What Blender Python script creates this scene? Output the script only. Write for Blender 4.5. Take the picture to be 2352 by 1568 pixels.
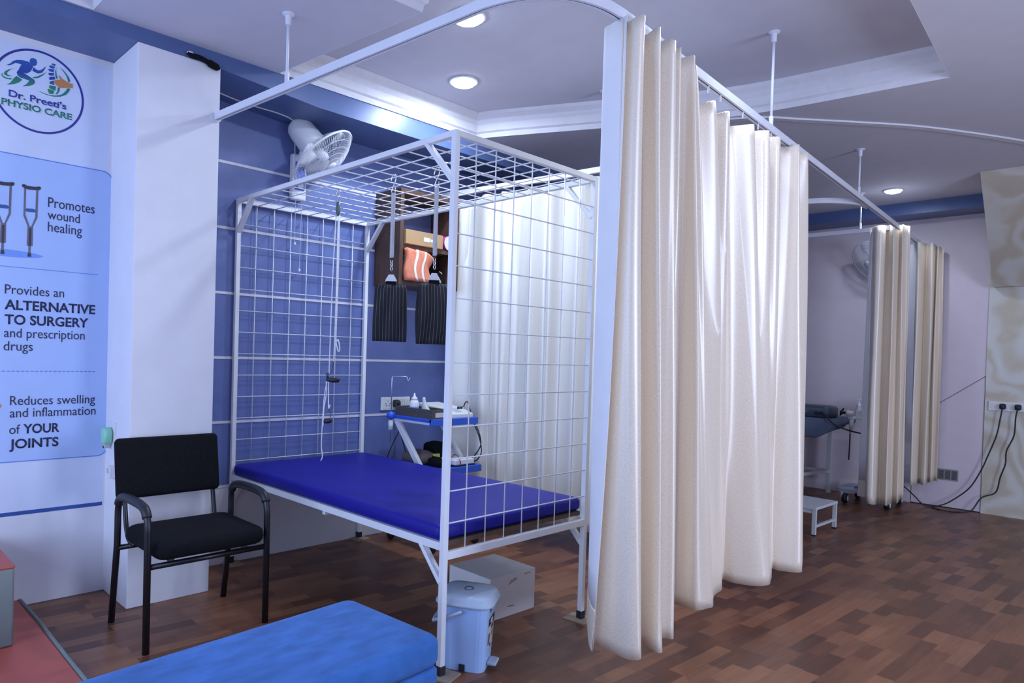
import bpy, bmesh, math, random
from mathutils import Vector, Matrix, Euler
from math import pi, sin, cos, radians as rad

# ------------------------------------------------------------------ scene
for o in list(bpy.data.objects):
    bpy.data.objects.remove(o, do_unlink=True)
SC = bpy.context.scene
COL = SC.collection
random.seed(7)

# ---- camera
yaw, pitch, roll, FPX = 2.3891, -0.0169, 0.0295, 1571.5
fw = Vector((cos(yaw)*cos(pitch), sin(yaw)*cos(pitch), sin(pitch)))
rt0 = Vector((sin(yaw), -cos(yaw), 0)); up0 = rt0.cross(fw)
rt = rt0*cos(roll) + up0*sin(roll); up = up0*cos(roll) - rt0*sin(roll)
cd = bpy.data.cameras.new('camera'); cam = bpy.data.objects.new('camera', cd); COL.objects.link(cam)
m = Matrix(((rt.x, up.x, -fw.x, 3.8064), (rt.y, up.y, -fw.y, -1.8148), (rt.z, up.z, -fw.z, 1.2617), (0, 0, 0, 1)))
cam.matrix_world = m
cd.sensor_width = 36.0; cd.lens = 36.0*FPX/2352; cd.sensor_fit = 'HORIZONTAL'
cd.shift_x = 150.0/2352; cd.shift_y = 55.87/2352; cd.clip_start = 0.02
SC.camera = cam

# ---- view, world
vs = SC.view_settings
vs.view_transform = 'Standard'; vs.look = 'None'; vs.gamma = 1.0; vs.use_curve_mapping = False
vs.exposure = 0.0
W = bpy.data.worlds.new('sky'); SC.world = W; W.use_nodes = True
bgn = W.node_tree.nodes['Background']
bgn.inputs['Color'].default_value = (0.50, 0.66, 1.0, 1); bgn.inputs['Strength'].default_value = 1.2

# ---- daylight through the front windows (behind the camera)
def area(name, loc, rot, sx, sy, power, color, spread=180):
    l = bpy.data.lights.new(name, 'AREA'); l.shape = 'RECTANGLE'; l.size = sx; l.size_y = sy
    l.energy = power; l.color = color; l.spread = rad(spread)
    o = bpy.data.objects.new(name, l); COL.objects.link(o); o.location = loc; o.rotation_euler = rot
    return o
SKYC = (0.46, 0.62, 1.0)
for k, (wx, pw) in enumerate(((0.9, 38), (2.9, 52), (4.9, 30))):
    area('window_daylight', (wx, -3.97, 1.45), (rad(90), 0, 0), 1.6, 1.7, pw, SKYC)
area('window_daylight', (6.45, 1.6, 1.5), (0, rad(90), 0), 1.7, 1.5, 124, (0.60, 0.71, 1.0))

# ------------------------------------------------------------------ materials
MATS = {}
def mk(name, col, rough=0.55, metal=0.0, var=0.06, vscale=9.0, bump=0.0, bscale=60.0, spec=0.5, sheen=0.0, stretch=None, trans=0.0, emit=None):
    if name in MATS: return MATS[name]
    m = bpy.data.materials.new(name); m.use_nodes = True; nt = m.node_tree
    b = nt.nodes['Principled BSDF']
    b.inputs['Roughness'].default_value = rough; b.inputs['Metallic'].default_value = metal
    b.inputs['Specular IOR Level'].default_value = spec
    if sheen: b.inputs['Sheen Weight'].default_value = sheen
    if trans: b.inputs['Transmission Weight'].default_value = trans
    tc = nt.nodes.new('ShaderNodeTexCoord'); mp = nt.nodes.new('ShaderNodeMapping')
    nt.links.new(tc.outputs['Object'], mp.inputs['Vector'])
    if stretch: mp.inputs['Scale'].default_value = stretch
    n = nt.nodes.new('ShaderNodeTexNoise'); n.inputs['Scale'].default_value = vscale; n.inputs['Detail'].default_value = 3
    nt.links.new(mp.outputs['Vector'], n.inputs['Vector'])
    r = nt.nodes.new('ShaderNodeValToRGB')
    r.color_ramp.elements[0].position = 0.3; r.color_ramp.elements[1].position = 0.7
    lo = [max(0, c*(1-var)) for c in col]; hi = [min(1, c*(1+var)) for c in col]
    r.color_ramp.elements[0].color = (*lo, 1); r.color_ramp.elements[1].color = (*hi, 1)
    nt.links.new(n.outputs['Fac'], r.inputs['Fac']); nt.links.new(r.outputs['Color'], b.inputs['Base Color'])
    if bump:
        n2 = nt.nodes.new('ShaderNodeTexNoise'); n2.inputs['Scale'].default_value = bscale; n2.inputs['Detail'].default_value = 4
        nt.links.new(mp.outputs['Vector'], n2.inputs['Vector'])
        bp = nt.nodes.new('ShaderNodeBump'); bp.inputs['Strength'].default_value = bump; bp.inputs['Distance'].default_value = 0.003
        nt.links.new(n2.outputs['Fac'], bp.inputs['Height']); nt.links.new(bp.outputs['Normal'], b.inputs['Normal'])
    if emit:
        b.inputs['Emission Color'].default_value = (*emit[0], 1); b.inputs['Emission Strength'].default_value = emit[1]
    MATS[name] = m
    return m

def floor_mat():
    m = bpy.data.materials.new('laminate_parquet'); m.use_nodes = True; nt = m.node_tree; N = nt.nodes; L = nt.links
    b = N['Principled BSDF']
    tc = N.new('ShaderNodeTexCoord'); mp = N.new('ShaderNodeMapping')
    mp.inputs['Rotation'].default_value = (0, 0, rad(-87)); L.new(tc.outputs['Object'], mp.inputs['Vector'])
    br = N.new('ShaderNodeTexBrick')
    br.inputs['Color1'].default_value = (0, 0, 0, 1); br.inputs['Color2'].default_value = (1, 1, 1, 1); br.inputs['Mortar'].default_value = (0.35, 0.35, 0.35, 1)
    br.inputs['Scale'].default_value = 1.0; br.inputs['Brick Width'].default_value = 0.27; br.inputs['Row Height'].default_value = 0.068
    br.inputs['Mortar Size'].default_value = 0.0006; br.inputs['Bias'].default_value = 0.0
    br.offset = 0.37; br.offset_frequency = 3; br.squash = 0.72; br.squash_frequency = 2
    L.new(mp.outputs['Vector'], br.inputs['Vector'])
    mp2 = N.new('ShaderNodeMapping'); mp2.inputs['Scale'].default_value = (1.6, 16, 1); L.new(mp.outputs['Vector'], mp2.inputs['Vector'])
    no = N.new('ShaderNodeTexNoise'); no.inputs['Scale'].default_value = 2.6; no.inputs['Detail'].default_value = 5; no.inputs['Roughness'].default_value = 0.6
    L.new(mp2.outputs['Vector'], no.inputs['Vector'])
    mx = N.new('ShaderNodeMath'); mx.operation = 'MULTIPLY_ADD'; mx.inputs[1].default_value = 0.55; L.new(br.outputs['Color'], mx.inputs[0])
    ml = N.new('ShaderNodeMath'); ml.operation = 'MULTIPLY'; ml.inputs[1].default_value = 0.45; L.new(no.outputs['Fac'], ml.inputs[0])
    L.new(ml.outputs[0], mx.inputs[2])
    cr = N.new('ShaderNodeValToRGB'); e = cr.color_ramp.elements
    e[0].position = 0.12; e[0].color = (0.088, 0.034, 0.017, 1); e[1].position = 0.9; e[1].color = (0.36, 0.155, 0.070, 1)
    k = e.new(0.40); k.color = (0.150, 0.056, 0.027, 1); k = e.new(0.62); k.color = (0.228, 0.091, 0.042, 1)
    L.new(mx.outputs[0], cr.inputs['Fac']); L.new(cr.outputs['Color'], b.inputs['Base Color'])
    b.inputs['Roughness'].default_value = 0.36; b.inputs['Specular IOR Level'].default_value = 0.42
    bp = N.new('ShaderNodeBump'); bp.inputs['Strength'].default_value = 0.05; bp.inputs['Distance'].default_value = 0.002
    L.new(no.outputs['Fac'], bp.inputs['Height']); L.new(bp.outputs['Normal'], b.inputs['Normal'])
    return m

def curtain_mat(nm, lo, hi, bs=0.06):
    m = bpy.data.materials.new(nm); m.use_nodes = True; nt = m.node_tree; N = nt.nodes; L = nt.links
    b = N['Principled BSDF']
    tc = N.new('ShaderNodeTexCoord')
    def streak(sc, s):
        mp = N.new('ShaderNodeMapping'); mp.inputs['Scale'].default_value = s; L.new(tc.outputs['UV'], mp.inputs['Vector'])
        n = N.new('ShaderNodeTexNoise'); n.inputs['Scale'].default_value = sc; n.inputs['Detail'].default_value = 2; L.new(mp.outputs['Vector'], n.inputs['Vector']); return n
    a = streak(130, (3.2, 0.8, 1)); c = streak(130, (0.8, 3.2, 1))
    mx = N.new('ShaderNodeMath'); mx.operation = 'MAXIMUM'; L.new(a.outputs['Fac'], mx.inputs[0]); L.new(c.outputs['Fac'], mx.inputs[1])
    cr = N.new('ShaderNodeValToRGB'); e = cr.color_ramp.elements
    e[0].position = 0.44; e[0].color = (*lo, 1); e[1].position = 0.66; e[1].color = (*hi, 1)
    L.new(mx.outputs[0], cr.inputs['Fac']); L.new(cr.outputs['Color'], b.inputs['Base Color'])
    rr = N.new('ShaderNodeMapRange'); rr.inputs['From Min'].default_value = 0.4; rr.inputs['From Max'].default_value = 0.7
    rr.inputs['To Min'].default_value = 0.36; rr.inputs['To Max'].default_value = 0.46
    L.new(mx.outputs[0], rr.inputs['Value']); L.new(rr.outputs['Result'], b.inputs['Roughness'])
    b.inputs['Specular IOR Level'].default_value = 0.62; b.inputs['IOR'].default_value = 2.0
    b.inputs['Coat Weight'].default_value = 0.12; b.inputs['Coat Roughness'].default_value = 0.3
    b.inputs['Anisotropic'].default_value = 0.85; b.inputs['Anisotropic Rotation'].default_value = 0.25   # satin warp runs vertically
    tg = N.new('ShaderNodeTangent'); tg.direction_type = 'RADIAL'; tg.axis = 'Z'; L.new(tg.outputs[0], b.inputs['Tangent'])
    bp = N.new('ShaderNodeBump'); bp.inputs['Strength'].default_value = bs; bp.inputs['Distance'].default_value = 0.002
    L.new(mx.outputs[0], bp.inputs['Height']); L.new(bp.outputs['Normal'], b.inputs['Normal'])
    return m

def stripe_mat():
    m = bpy.data.materials.new('black_elastic_white_stripes'); m.use_nodes = True; nt = m.node_tree; N = nt.nodes; L = nt.links
    b = N['Principled BSDF']; b.inputs['Roughness'].default_value = 0.85
    tc = N.new('ShaderNodeTexCoord'); sp = N.new('ShaderNodeSeparateXYZ'); L.new(tc.outputs['UV'], sp.inputs[0])
    mu = N.new('ShaderNodeMath'); mu.operation = 'MULTIPLY'; mu.inputs[1].default_value = 10.0; L.new(sp.outputs['X'], mu.inputs[0])
    fr = N.new('ShaderNodeMath'); fr.operation = 'FRACT'; L.new(mu.outputs[0], fr.inputs[0])
    gt = N.new('ShaderNodeMath'); gt.operation = 'GREATER_THAN'; gt.inputs[1].default_value = 0.90; L.new(fr.outputs[0], gt.inputs[0])
    mx = N.new('ShaderNodeMix'); mx.data_type = 'RGBA'; L.new(gt.outputs[0], mx.inputs['Factor'])
    mx.inputs[6].default_value = (0.012, 0.012, 0.016, 1); mx.inputs[7].default_value = (0.15, 0.155, 0.17, 1)
    L.new(mx.outputs[2], b.inputs['Base Color'])
    return m

def marble_mat():
    m = bpy.data.materials.new('swirl_wallpaper'); m.use_nodes = True; nt = m.node_tree; N = nt.nodes; L = nt.links
    b = N['Principled BSDF']; b.inputs['Roughness'].default_value = 0.6
    tc = N.new('ShaderNodeTexCoord'); mp = N.new('ShaderNodeMapping'); mp.inputs['Scale'].default_value = (1, 1, 1.0)
    L.new(tc.outputs['Object'], mp.inputs['Vector'])
    nz = N.new('ShaderNodeTexNoise'); nz.inputs['Scale'].default_value = 2.1; nz.inputs['Detail'].default_value = 1.5
    L.new(mp.outputs['Vector'], nz.inputs['Vector'])
    vs_ = N.new('ShaderNodeVectorMath'); vs_.operation = 'SCALE'; vs_.inputs['Scale'].default_value = 1.15; L.new(nz.outputs['Color'], vs_.inputs[0])
    va = N.new('ShaderNodeVectorMath'); va.operation = 'ADD'; L.new(mp.outputs['Vector'], va.inputs[0]); L.new(vs_.outputs[0], va.inputs[1])
    wv = N.new('ShaderNodeTexWave'); wv.wave_type = 'BANDS'; wv.bands_direction = 'DIAGONAL'; wv.inputs['Scale'].default_value = 1.5
    wv.inputs['Distortion'].default_value = 3.0; wv.inputs['Detail'].default_value = 3.0; wv.inputs['Detail Scale'].default_value = 1.6; wv.inputs['Detail Roughness'].default_value = 0.6
    L.new(va.outputs[0], wv.inputs['Vector'])
    n3 = N.new('ShaderNodeTexNoise'); n3.inputs['Scale'].default_value = 1.7; n3.inputs['Detail'].default_value = 1.0; L.new(va.outputs[0], n3.inputs['Vector'])
    ad = N.new('ShaderNodeMath'); ad.operation = 'MULTIPLY_ADD'; ad.inputs[1].default_value = 0.40; L.new(wv.outputs['Fac'], ad.inputs[0])
    am = N.new('ShaderNodeMath'); am.operation = 'MULTIPLY'; am.inputs[1].default_value = 0.60; L.new(n3.outputs['Fac'], am.inputs[0]); L.new(am.outputs[0], ad.inputs[2])
    cr = N.new('ShaderNodeValToRGB'); e = cr.color_ramp.elements
    e[0].position = 0.15; e[0].color = (0.54, 0.47, 0.37, 1); e[1].position = 0.85; e[1].color = (0.72, 0.71, 0.66, 1)
    k = e.new(0.36); k.color = (0.60, 0.53, 0.41, 1); k = e.new(0.55); k.color = (0.66, 0.62, 0.53, 1)
    L.new(ad.outputs[0], cr.inputs['Fac']); L.new(cr.outputs['Color'], b.inputs['Base Color'])
    return m

def ramp_z_mat(name, stops):
    m = bpy.data.materials.new(name); m.use_nodes = True; nt = m.node_tree; N = nt.nodes; L = nt.links
    b = N['Principled BSDF']; b.inputs['Roughness'].default_value = 0.5
    tc = N.new('ShaderNodeTexCoord'); sp = N.new('ShaderNodeSeparateXYZ'); L.new(tc.outputs['Generated'], sp.inputs[0])
    cr = N.new('ShaderNodeValToRGB'); e = cr.color_ramp.elements
    e[0].position = stops[0][0]; e[0].color = (*stops[0][1], 1); e[1].position = stops[-1][0]; e[1].color = (*stops[-1][1], 1)
    for p, c in stops[1:-1]:
        q = e.new(p); q.color = (*c, 1)
    L.new(sp.outputs['Z'], cr.inputs['Fac']); L.new(cr.outputs['Color'], b.inputs['Base Color'])
    return m

M_FLOOR = floor_mat(); M_CURT = curtain_mat('cream_satin_weave', (0.82, 0.67, 0.49), (0.94, 0.85, 0.72)); M_CURT2 = curtain_mat('pale_satin_weave', (0.70, 0.665, 0.59), (0.80, 0.775, 0.72), 0.03); M_STRIPE = stripe_mat(); M_MARB = marble_mat()
M_WHITEWALL = mk('white_wall_paint', (0.78, 0.76, 0.80), 0.7, var=0.02, bump=0.05)
M_CEIL = mk('ceiling_paint', (0.61, 0.59, 0.655), 0.8, var=0.02)
M_CORN = mk('cornice_plaster', (0.66, 0.64, 0.67), 0.7, var=0.03)
M_BLUEWALL = mk('blue_wall_paint', (0.130, 0.175, 0.40), 0.5, var=0.06, vscale=14)
M_BEAM = mk('blue_beam_paint', (0.085, 0.13, 0.29), 0.38, var=0.05)
M_PINK = mk('pinkish_wall_paint', (0.73, 0.63, 0.67), 0.7, var=0.02)
M_STRIP = mk('white_joint_strip', (0.72, 0.70, 0.74), 0.6)
M_METAL = mk('white_enamel_steel', (0.80, 0.80, 0.82), 0.35, var=0.03)
M_RAIL = mk('white_aluminium_rail', (0.74, 0.74, 0.80), 0.4, var=0.03)
M_DARK = mk('dark_slot', (0.02, 0.02, 0.03), 0.7)
M_CHROME = mk('chrome', (0.75, 0.75, 0.77), 0.2, metal=1.0, var=0.03)
M_SPRING = mk('zinc_spring', (0.72, 0.72, 0.75), 0.4, metal=0.4, var=0.05)
M_BLACK = mk('black_plastic', (0.014, 0.014, 0.017), 0.45, var=0.2)
M_BLACKF = mk('black_fabric', (0.006, 0.006, 0.008), 0.95, var=0.3, vscale=120, bump=0.15, bscale=500, spec=0.2)
M_BLACKT = mk('black_tube_paint', (0.008, 0.008, 0.011), 0.35, var=0.1)
M_VINYL = mk('royal_blue_vinyl', (0.008, 0.007, 0.25), 0.5, var=0.05, bump=0.05, bscale=300, spec=0.3)
M_PLY = mk('dark_plywood', (0.10, 0.055, 0.035), 0.7, var=0.2, stretch=(1, 8, 1))
M_PAD = mk('plywood_pad', (0.36, 0.28, 0.20), 0.8, var=0.1)
M_VELVET = mk('blue_velvet', (0.050, 0.165, 0.47), 0.9, var=0.20, vscale=11, bump=0.35, bscale=220, sheen=0.10, stretch=(2.2, 0.9, 1), spec=0.12)
M_RED = mk('terracotta_vinyl', (0.46, 0.10, 0.072), 0.5, var=0.06)
M_SAGE = mk('grey_green_vinyl', (0.20, 0.235, 0.22), 0.55, var=0.05)
M_BIN = mk('blue_grey_plastic', (0.40, 0.58, 0.90), 0.42, var=0.03)
M_BINLID = mk('grey_plastic_lid', (0.42, 0.50, 0.60), 0.38, var=0.03)
M_WHITEP = mk('white_plastic', (0.78, 0.78, 0.78), 0.4, var=0.02)
M_FANW = mk('fan_white_plastic', (0.76, 0.76, 0.80), 0.4, var=0.02)
M_BLUEPL = mk('blue_plastic', (0.03, 0.11, 0.62), 0.4, var=0.05)
M_WOOD = mk('dark_brown_laminate', (0.10, 0.052, 0.034), 0.5, var=0.25, vscale=5, stretch=(6, 6, 0.6))
M_CARTON = mk('brown_cardboard', (0.46, 0.29, 0.14), 0.8, var=0.05)
M_GREYCARD = mk('white_board_box', (0.74, 0.70, 0.70), 0.8, var=0.05)
M_ORANGE = mk('orange_towel', (0.80, 0.26, 0.145), 0.95, var=0.1, vscale=60, bump=0.3, bscale=200)
M_PINKR = mk('magenta_tape', (0.62, 0.05, 0.32), 0.5)
M_LIME = mk('lime_cloth', (0.45, 0.60, 0.12), 0.8)
M_WICK = mk('dark_grey_wicker', (0.085, 0.075, 0.07), 0.7, var=0.3, vscale=120, bump=0.6, bscale=250)
M_IVORY = mk('ivory_plastic', (0.72, 0.74, 0.70), 0.45, var=0.02)
M_LCD = mk('dark_display', (0.03, 0.04, 0.04), 0.2)
M_MINT = mk('mint_plastic', (0.30, 0.68, 0.48), 0.4, var=0.03)
M_CLEAR = mk('frosted_plastic', (0.72, 0.78, 0.80), 0.35, var=0.02, trans=0.35)
M_ROPE = mk('white_rope', (0.78, 0.78, 0.80), 0.9, var=0.1, vscale=200)
M_PULLEY = mk('green_grey_pulley', (0.10, 0.13, 0.13), 0.45)
M_STAND = mk('grey_vinyl_cover', (0.085, 0.11, 0.17), 0.6, var=0.12)
M_GLITTER = mk('speckled_navy_shell', (0.06, 0.075, 0.11), 0.4, var=0.6, vscale=260)
M_STOOL = mk('pale_grey_enamel', (0.62, 0.64, 0.64), 0.45, var=0.03)
M_LIN = mk('white_lining', (0.86, 0.85, 0.86), 0.85, var=0.02)
M_PANEL = mk('poster_blue_panel', (0.44, 0.58, 0.90), 0.55, var=0.02)
M_PRINT = mk('poster_pale_print', (0.68, 0.74, 0.90), 0.55, var=0.02)
M_LINE = mk('poster_line_blue', (0.10, 0.25, 0.66), 0.5)
M_BAND = mk('poster_band_blue', (0.03, 0.085, 0.34), 0.5)
M_INK = mk('poster_navy_ink', (0.018, 0.020, 0.07), 0.55)
M_CR_T = mk('crutch_tube_grey', (0.15, 0.13, 0.18), 0.5)
M_CR_D = mk('crutch_dark', (0.035, 0.03, 0.05), 0.5)
M_CR_B = mk('crutch_grip_blue', (0.03, 0.10, 0.30), 0.5)
M_CR_E = mk('crutch_shadow_blue', (0.18, 0.34, 0.82), 0.5)
M_LOGOB = mk('logo_ring_navy', (0.03, 0.03, 0.27), 0.5)
M_LOGOW = mk('logo_white_edge', (0.70, 0.74, 0.88), 0.55)
M_LOGOT = mk('logo_text_blue', (0.03, 0.05, 0.36), 0.5)
M_LOGOG = mk('logo_green', (0.02, 0.22, 0.15), 0.5)
M_LOGOH = mk('logo_hand_orange', (0.60, 0.24, 0.08), 0.5)
M_LAMP = mk('led_diffuser', (0.9, 0.9, 0.9), 0.5, emit=((0.80, 0.88, 1.0), 14.0))
M_GRAD = ramp_z_mat('logo_blue_to_green', [(0.0, (0.02, 0.26, 0.12)), (0.22, (0.02, 0.22, 0.14)), (0.45, (0.02, 0.05, 0.32)), (1.0, (0.02, 0.12, 0.42))])
M_VENT = mk('vent_grey', (0.28, 0.27, 0.25), 0.5)
M_LABEL = mk('paper_label', (0.62, 0.58, 0.54), 0.7)

# ------------------------------------------------------------------ helpers
class MB:
    def __init__(s): s.bm = bmesh.new(); s.uv = None
    def box(s, x0, x1, y0, y1, z0, z1):
        v = [s.bm.verts.new(p) for p in ((x0,y0,z0),(x1,y0,z0),(x1,y1,z0),(x0,y1,z0),(x0,y0,z1),(x1,y0,z1),(x1,y1,z1),(x0,y1,z1))]
        for f in ((0,3,2,1),(4,5,6,7),(0,1,5,4),(1,2,6,5),(2,3,7,6),(3,0,4,7)): s.bm.faces.new([v[i] for i in f])
        return s
    def bar(s, p0, p1, w, h, upv=(0,0,1)):
        p0, p1 = Vector(p0), Vector(p1); d = (p1-p0).normalized(); u = Vector(upv)
        if abs(d.dot(u)) > 0.98: u = Vector((1,0,0))
        a = d.cross(u).normalized(); b = a.cross(d).normalized()
        v = []
        for p in (p0, p1):
            for i, j in ((-1,-1),(1,-1),(1,1),(-1,1)): v.append(s.bm.verts.new(p + a*(i*w/2) + b*(j*h/2)))
        for f in ((0,1,2,3),(7,6,5,4),(0,4,5,1),(1,5,6,2),(2,6,7,3),(3,7,4,0)): s.bm.faces.new([v[i] for i in f])
        return s
    def tube(s, pts, r, seg=8, closed=False, cap=True):
        pts = [Vector(p) for p in pts]; n = len(pts); rr = r if isinstance(r, (list, tuple)) else [r]*n
        rings = []; ref = None
        for i, p in enumerate(pts):
            a = pts[(i-1) % n] if (i > 0 or closed) else p; b = pts[(i+1) % n] if (i < n-1 or closed) else p
            d = (b-a).normalized()
            if ref is None:
                ref = Vector((0,0,1)) if abs(d.z) < 0.9 else Vector((1,0,0))
            x = d.cross(ref)
            if x.length < 1e-5: x = d.orthogonal()
            x.normalize(); y = x.cross(d).normalized(); ref = y
            rings.append([s.bm.verts.new(p + (x*cos(2*pi*k/seg) + y*sin(2*pi*k/seg))*rr[i]) for k in range(seg)])
        m = n if closed else n-1
        for i in range(m):
            A, B = rings[i], rings[(i+1) % n]
            for k in range(seg): s.bm.faces.new((A[k], A[(k+1) % seg], B[(k+1) % seg], B[k]))
        if cap and not closed:
            s.bm.faces.new(rings[0][::-1]); s.bm.faces.new(rings[-1])
        return s
    def lathe(s, prof, M=None, seg=24):
        M = M or Matrix.Identity(4); rings = []
        for r, z in prof:
            if r < 1e-6: rings.append([s.bm.verts.new(M @ Vector((0,0,z)))])
            else: rings.append([s.bm.verts.new(M @ Vector((r*cos(2*pi*k/seg), r*sin(2*pi*k/seg), z))) for k in range(seg)])
        for A, B in zip(rings, rings[1:]):
            for k in range(seg):
                k2 = (k+1) % seg
                if len(A) == 1 and len(B) == 1: break
                if len(A) == 1: s.bm.faces.new((A[0], B[k2], B[k]))
                elif len(B) == 1: s.bm.faces.new((A[k], A[k2], B[0]))
                else: s.bm.faces.new((A[k], A[k2], B[k2], B[k]))
        if len(rings[0]) > 1: s.bm.faces.new(rings[0][::-1])
        if len(rings[-1]) > 1: s.bm.faces.new(rings[-1])
        return s
    def prism(s, pts, ext):
        ext = Vector(ext); pts = [Vector(p) for p in pts]
        A = [s.bm.verts.new(p) for p in pts]; B = [s.bm.verts.new(p+ext) for p in pts]; n = len(A)
        s.bm.faces.new(A[::-1]); s.bm.faces.new(B)
        for i in range(n): s.bm.faces.new((A[i], A[(i+1) % n], B[(i+1) % n], B[i]))
        return s
    def loft(s, rings, cap=True):
        R = [[s.bm.verts.new(p) for p in r] for r in rings]; n = len(R[0])
        for A, B in zip(R, R[1:]):
            for k in range(n): s.bm.faces.new((A[k], A[(k+1) % n], B[(k+1) % n], B[k]))
        if cap: s.bm.faces.new(R[0][::-1]); s.bm.faces.new(R[-1])
        return s
    def sheet(s, rows, uvs=None):
        R = [[s.bm.verts.new(p) for p in r] for r in rows]
        lay = s.bm.loops.layers.uv.verify() if uvs else None
        for i in range(len(R)-1):
            for j in range(len(R[0])-1):
                f = s.bm.faces.new((R[i][j], R[i][j+1], R[i+1][j+1], R[i+1][j]))
                if lay:
                    for l, (a, b) in zip(f.loops, ((i,j),(i,j+1),(i+1,j+1),(i+1,j))): l[lay].uv = uvs[a][b]
        return s
    def xf(s, M): bmesh.ops.transform(s.bm, matrix=M, verts=s.bm.verts[:]); return s
    def build(s, name, mat, parent=None, local=False, bevel=0, smooth=False, solid=0, subsurf=0, origin=None, seg=2):
        me = bpy.data.meshes.new(name)
        bmesh.ops.recalc_face_normals(s.bm, faces=s.bm.faces[:])
        root = parent
        while root is not None and root.parent is not None: root = root.parent
        if root is not None and not local:
            bmesh.ops.transform(s.bm, matrix=(Matrix.Translation(root.location) @ root.rotation_euler.to_matrix().to_4x4()).inverted(), verts=s.bm.verts[:])
        o = bpy.data.objects.new(name, me); COL.objects.link(o)
        if root is None and origin is not None:
            bmesh.ops.transform(s.bm, matrix=Matrix.Translation(-Vector(origin)), verts=s.bm.verts[:]); o.location = origin
        s.bm.to_mesh(me); s.bm.free()
        me.materials.append(mat)
        if smooth:
            for p in me.polygons: p.use_smooth = True
        if parent is not None: o.parent = parent
        if solid:
            q = o.modifiers.new('thickness', 'SOLIDIFY'); q.thickness = solid; q.offset = 0
        if bevel:
            q = o.modifiers.new('bevel', 'BEVEL'); q.width = bevel; q.segments = seg; q.limit_method = 'ANGLE'; q.angle_limit = rad(40)
        if subsurf:
            q = o.modifiers.new('sub', 'SUBSURF'); q.levels = subsurf; q.render_levels = subsurf
        return o

def tag(o, label=None, cat=None, group=None, kind=None):
    if label: o['label'] = label
    if cat: o['category'] = cat
    if group: o['group'] = group
    if kind: o['kind'] = kind
    return o
def thing(name, label, cat, loc, rz=0.0, group=None):
    o = bpy.data.objects.new(name, None); COL.objects.link(o); o.location = loc; o.rotation_euler = (0, 0, rz); o.empty_display_size = 0.05
    return tag(o, label, cat, group)
def struct(name, mb, mat, **k):
    return tag(mb.build(name, mat, **k), kind='structure')
def B(*a): return MB().box(*a)
def dup(root, loc, rz=None, label=None, group=None):
    r = root.copy(); COL.objects.link(r); r.location = loc
    if rz is not None: r.rotation_euler = (0, 0, rz)
    if label: r['label'] = label
    if group: r['group'] = group
    def rec(src, dst):
        for ch in list(src.children):
            c = ch.copy(); COL.objects.link(c); c.parent = dst; rec(ch, c)
    rec(root, r)
    return r
def catmull(P, n=8, closed=False):
    P = [Vector(p) for p in P]; out = []
    for i in range(len(P)-1):
        p0 = P[i-1] if i > 0 else P[i]*2-P[i+1]; p1 = P[i]; p2 = P[i+1]; p3 = P[i+2] if i+2 < len(P) else P[i+1]*2-P[i]
        for k in range(n):
            t = k/n; out.append(0.5*((2*p1)+(p2-p0)*t+(2*p0-5*p1+4*p2-p3)*t*t+(3*p1-p0-3*p2+p3)*t*t*t))
    out.append(P[-1]); return out
def frame(o, z, x=None):
    z = Vector(z).normalized(); x = Vector(x) if x is not None else (Vector((0,0,1)) if abs(z.z) < .9 else Vector((1,0,0)))
    y = z.cross(x).normalized(); x = y.cross(z).normalized()
    return Matrix(((x.x,y.x,z.x,o[0]),(x.y,y.y,z.y,o[1]),(x.z,y.z,z.z,o[2]),(0,0,0,1)))
def rrect(cx, cy, hx, hy, r, n=5):
    out = []
    for sx, sy, a0 in ((1,1,0),(-1,1,90),(-1,-1,180),(1,-1,270)):
        for k in range(n+1):
            a = rad(a0+90*k/n); out.append((cx+sx*(hx-r)+r*cos(a), cy+sy*(hy-r)+r*sin(a)))
    return out
def cushion(x0, x1, y0, y1, z0, z1, r, crown=0.0, n=10):
    # rounded upholstered slab: stacked rounded-rectangle rings with a soft crown
    mb = MB(); cx, cy, hx, hy = (x0+x1)/2, (y0+y1)/2, (x1-x0)/2, (y1-y0)/2; rings = []
    def ring(ins, z, rr): return [Vector((px, py, z)) for px, py in rrect(cx, cy, hx-ins, hy-ins, max(rr-ins*.5, .004))]
    h = z1-z0; q = min(r, h/2)
    for k in range(5):
        a = rad(90*k/4); rings.append(ring(q*(1-sin(a)), z0+q*(1-cos(a)), r*1.3))
    for k in range(1, 6):
        a = rad(90*k/5); rings.append(ring(q*(1-cos(a)), z1-q+q*sin(a), r*1.3))
    if crown:
        for k in range(1, 5):
            t = k/5; rings.append(ring(q + (min(hx, hy)-q)*t, z1+crown*(1-(1-t)**2), r*1.3*(1-t)+.004))
    mb.loft(rings); return mb

# ------------------------------------------------------------------ room shell
FY, FX0, FX1, NY = 5.78, 0.02, 6.5, -4.0
struct('floor', B(-0.1, FX1, NY-0.1, FY+0.1, -0.05, 0.0), M_FLOOR)
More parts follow.
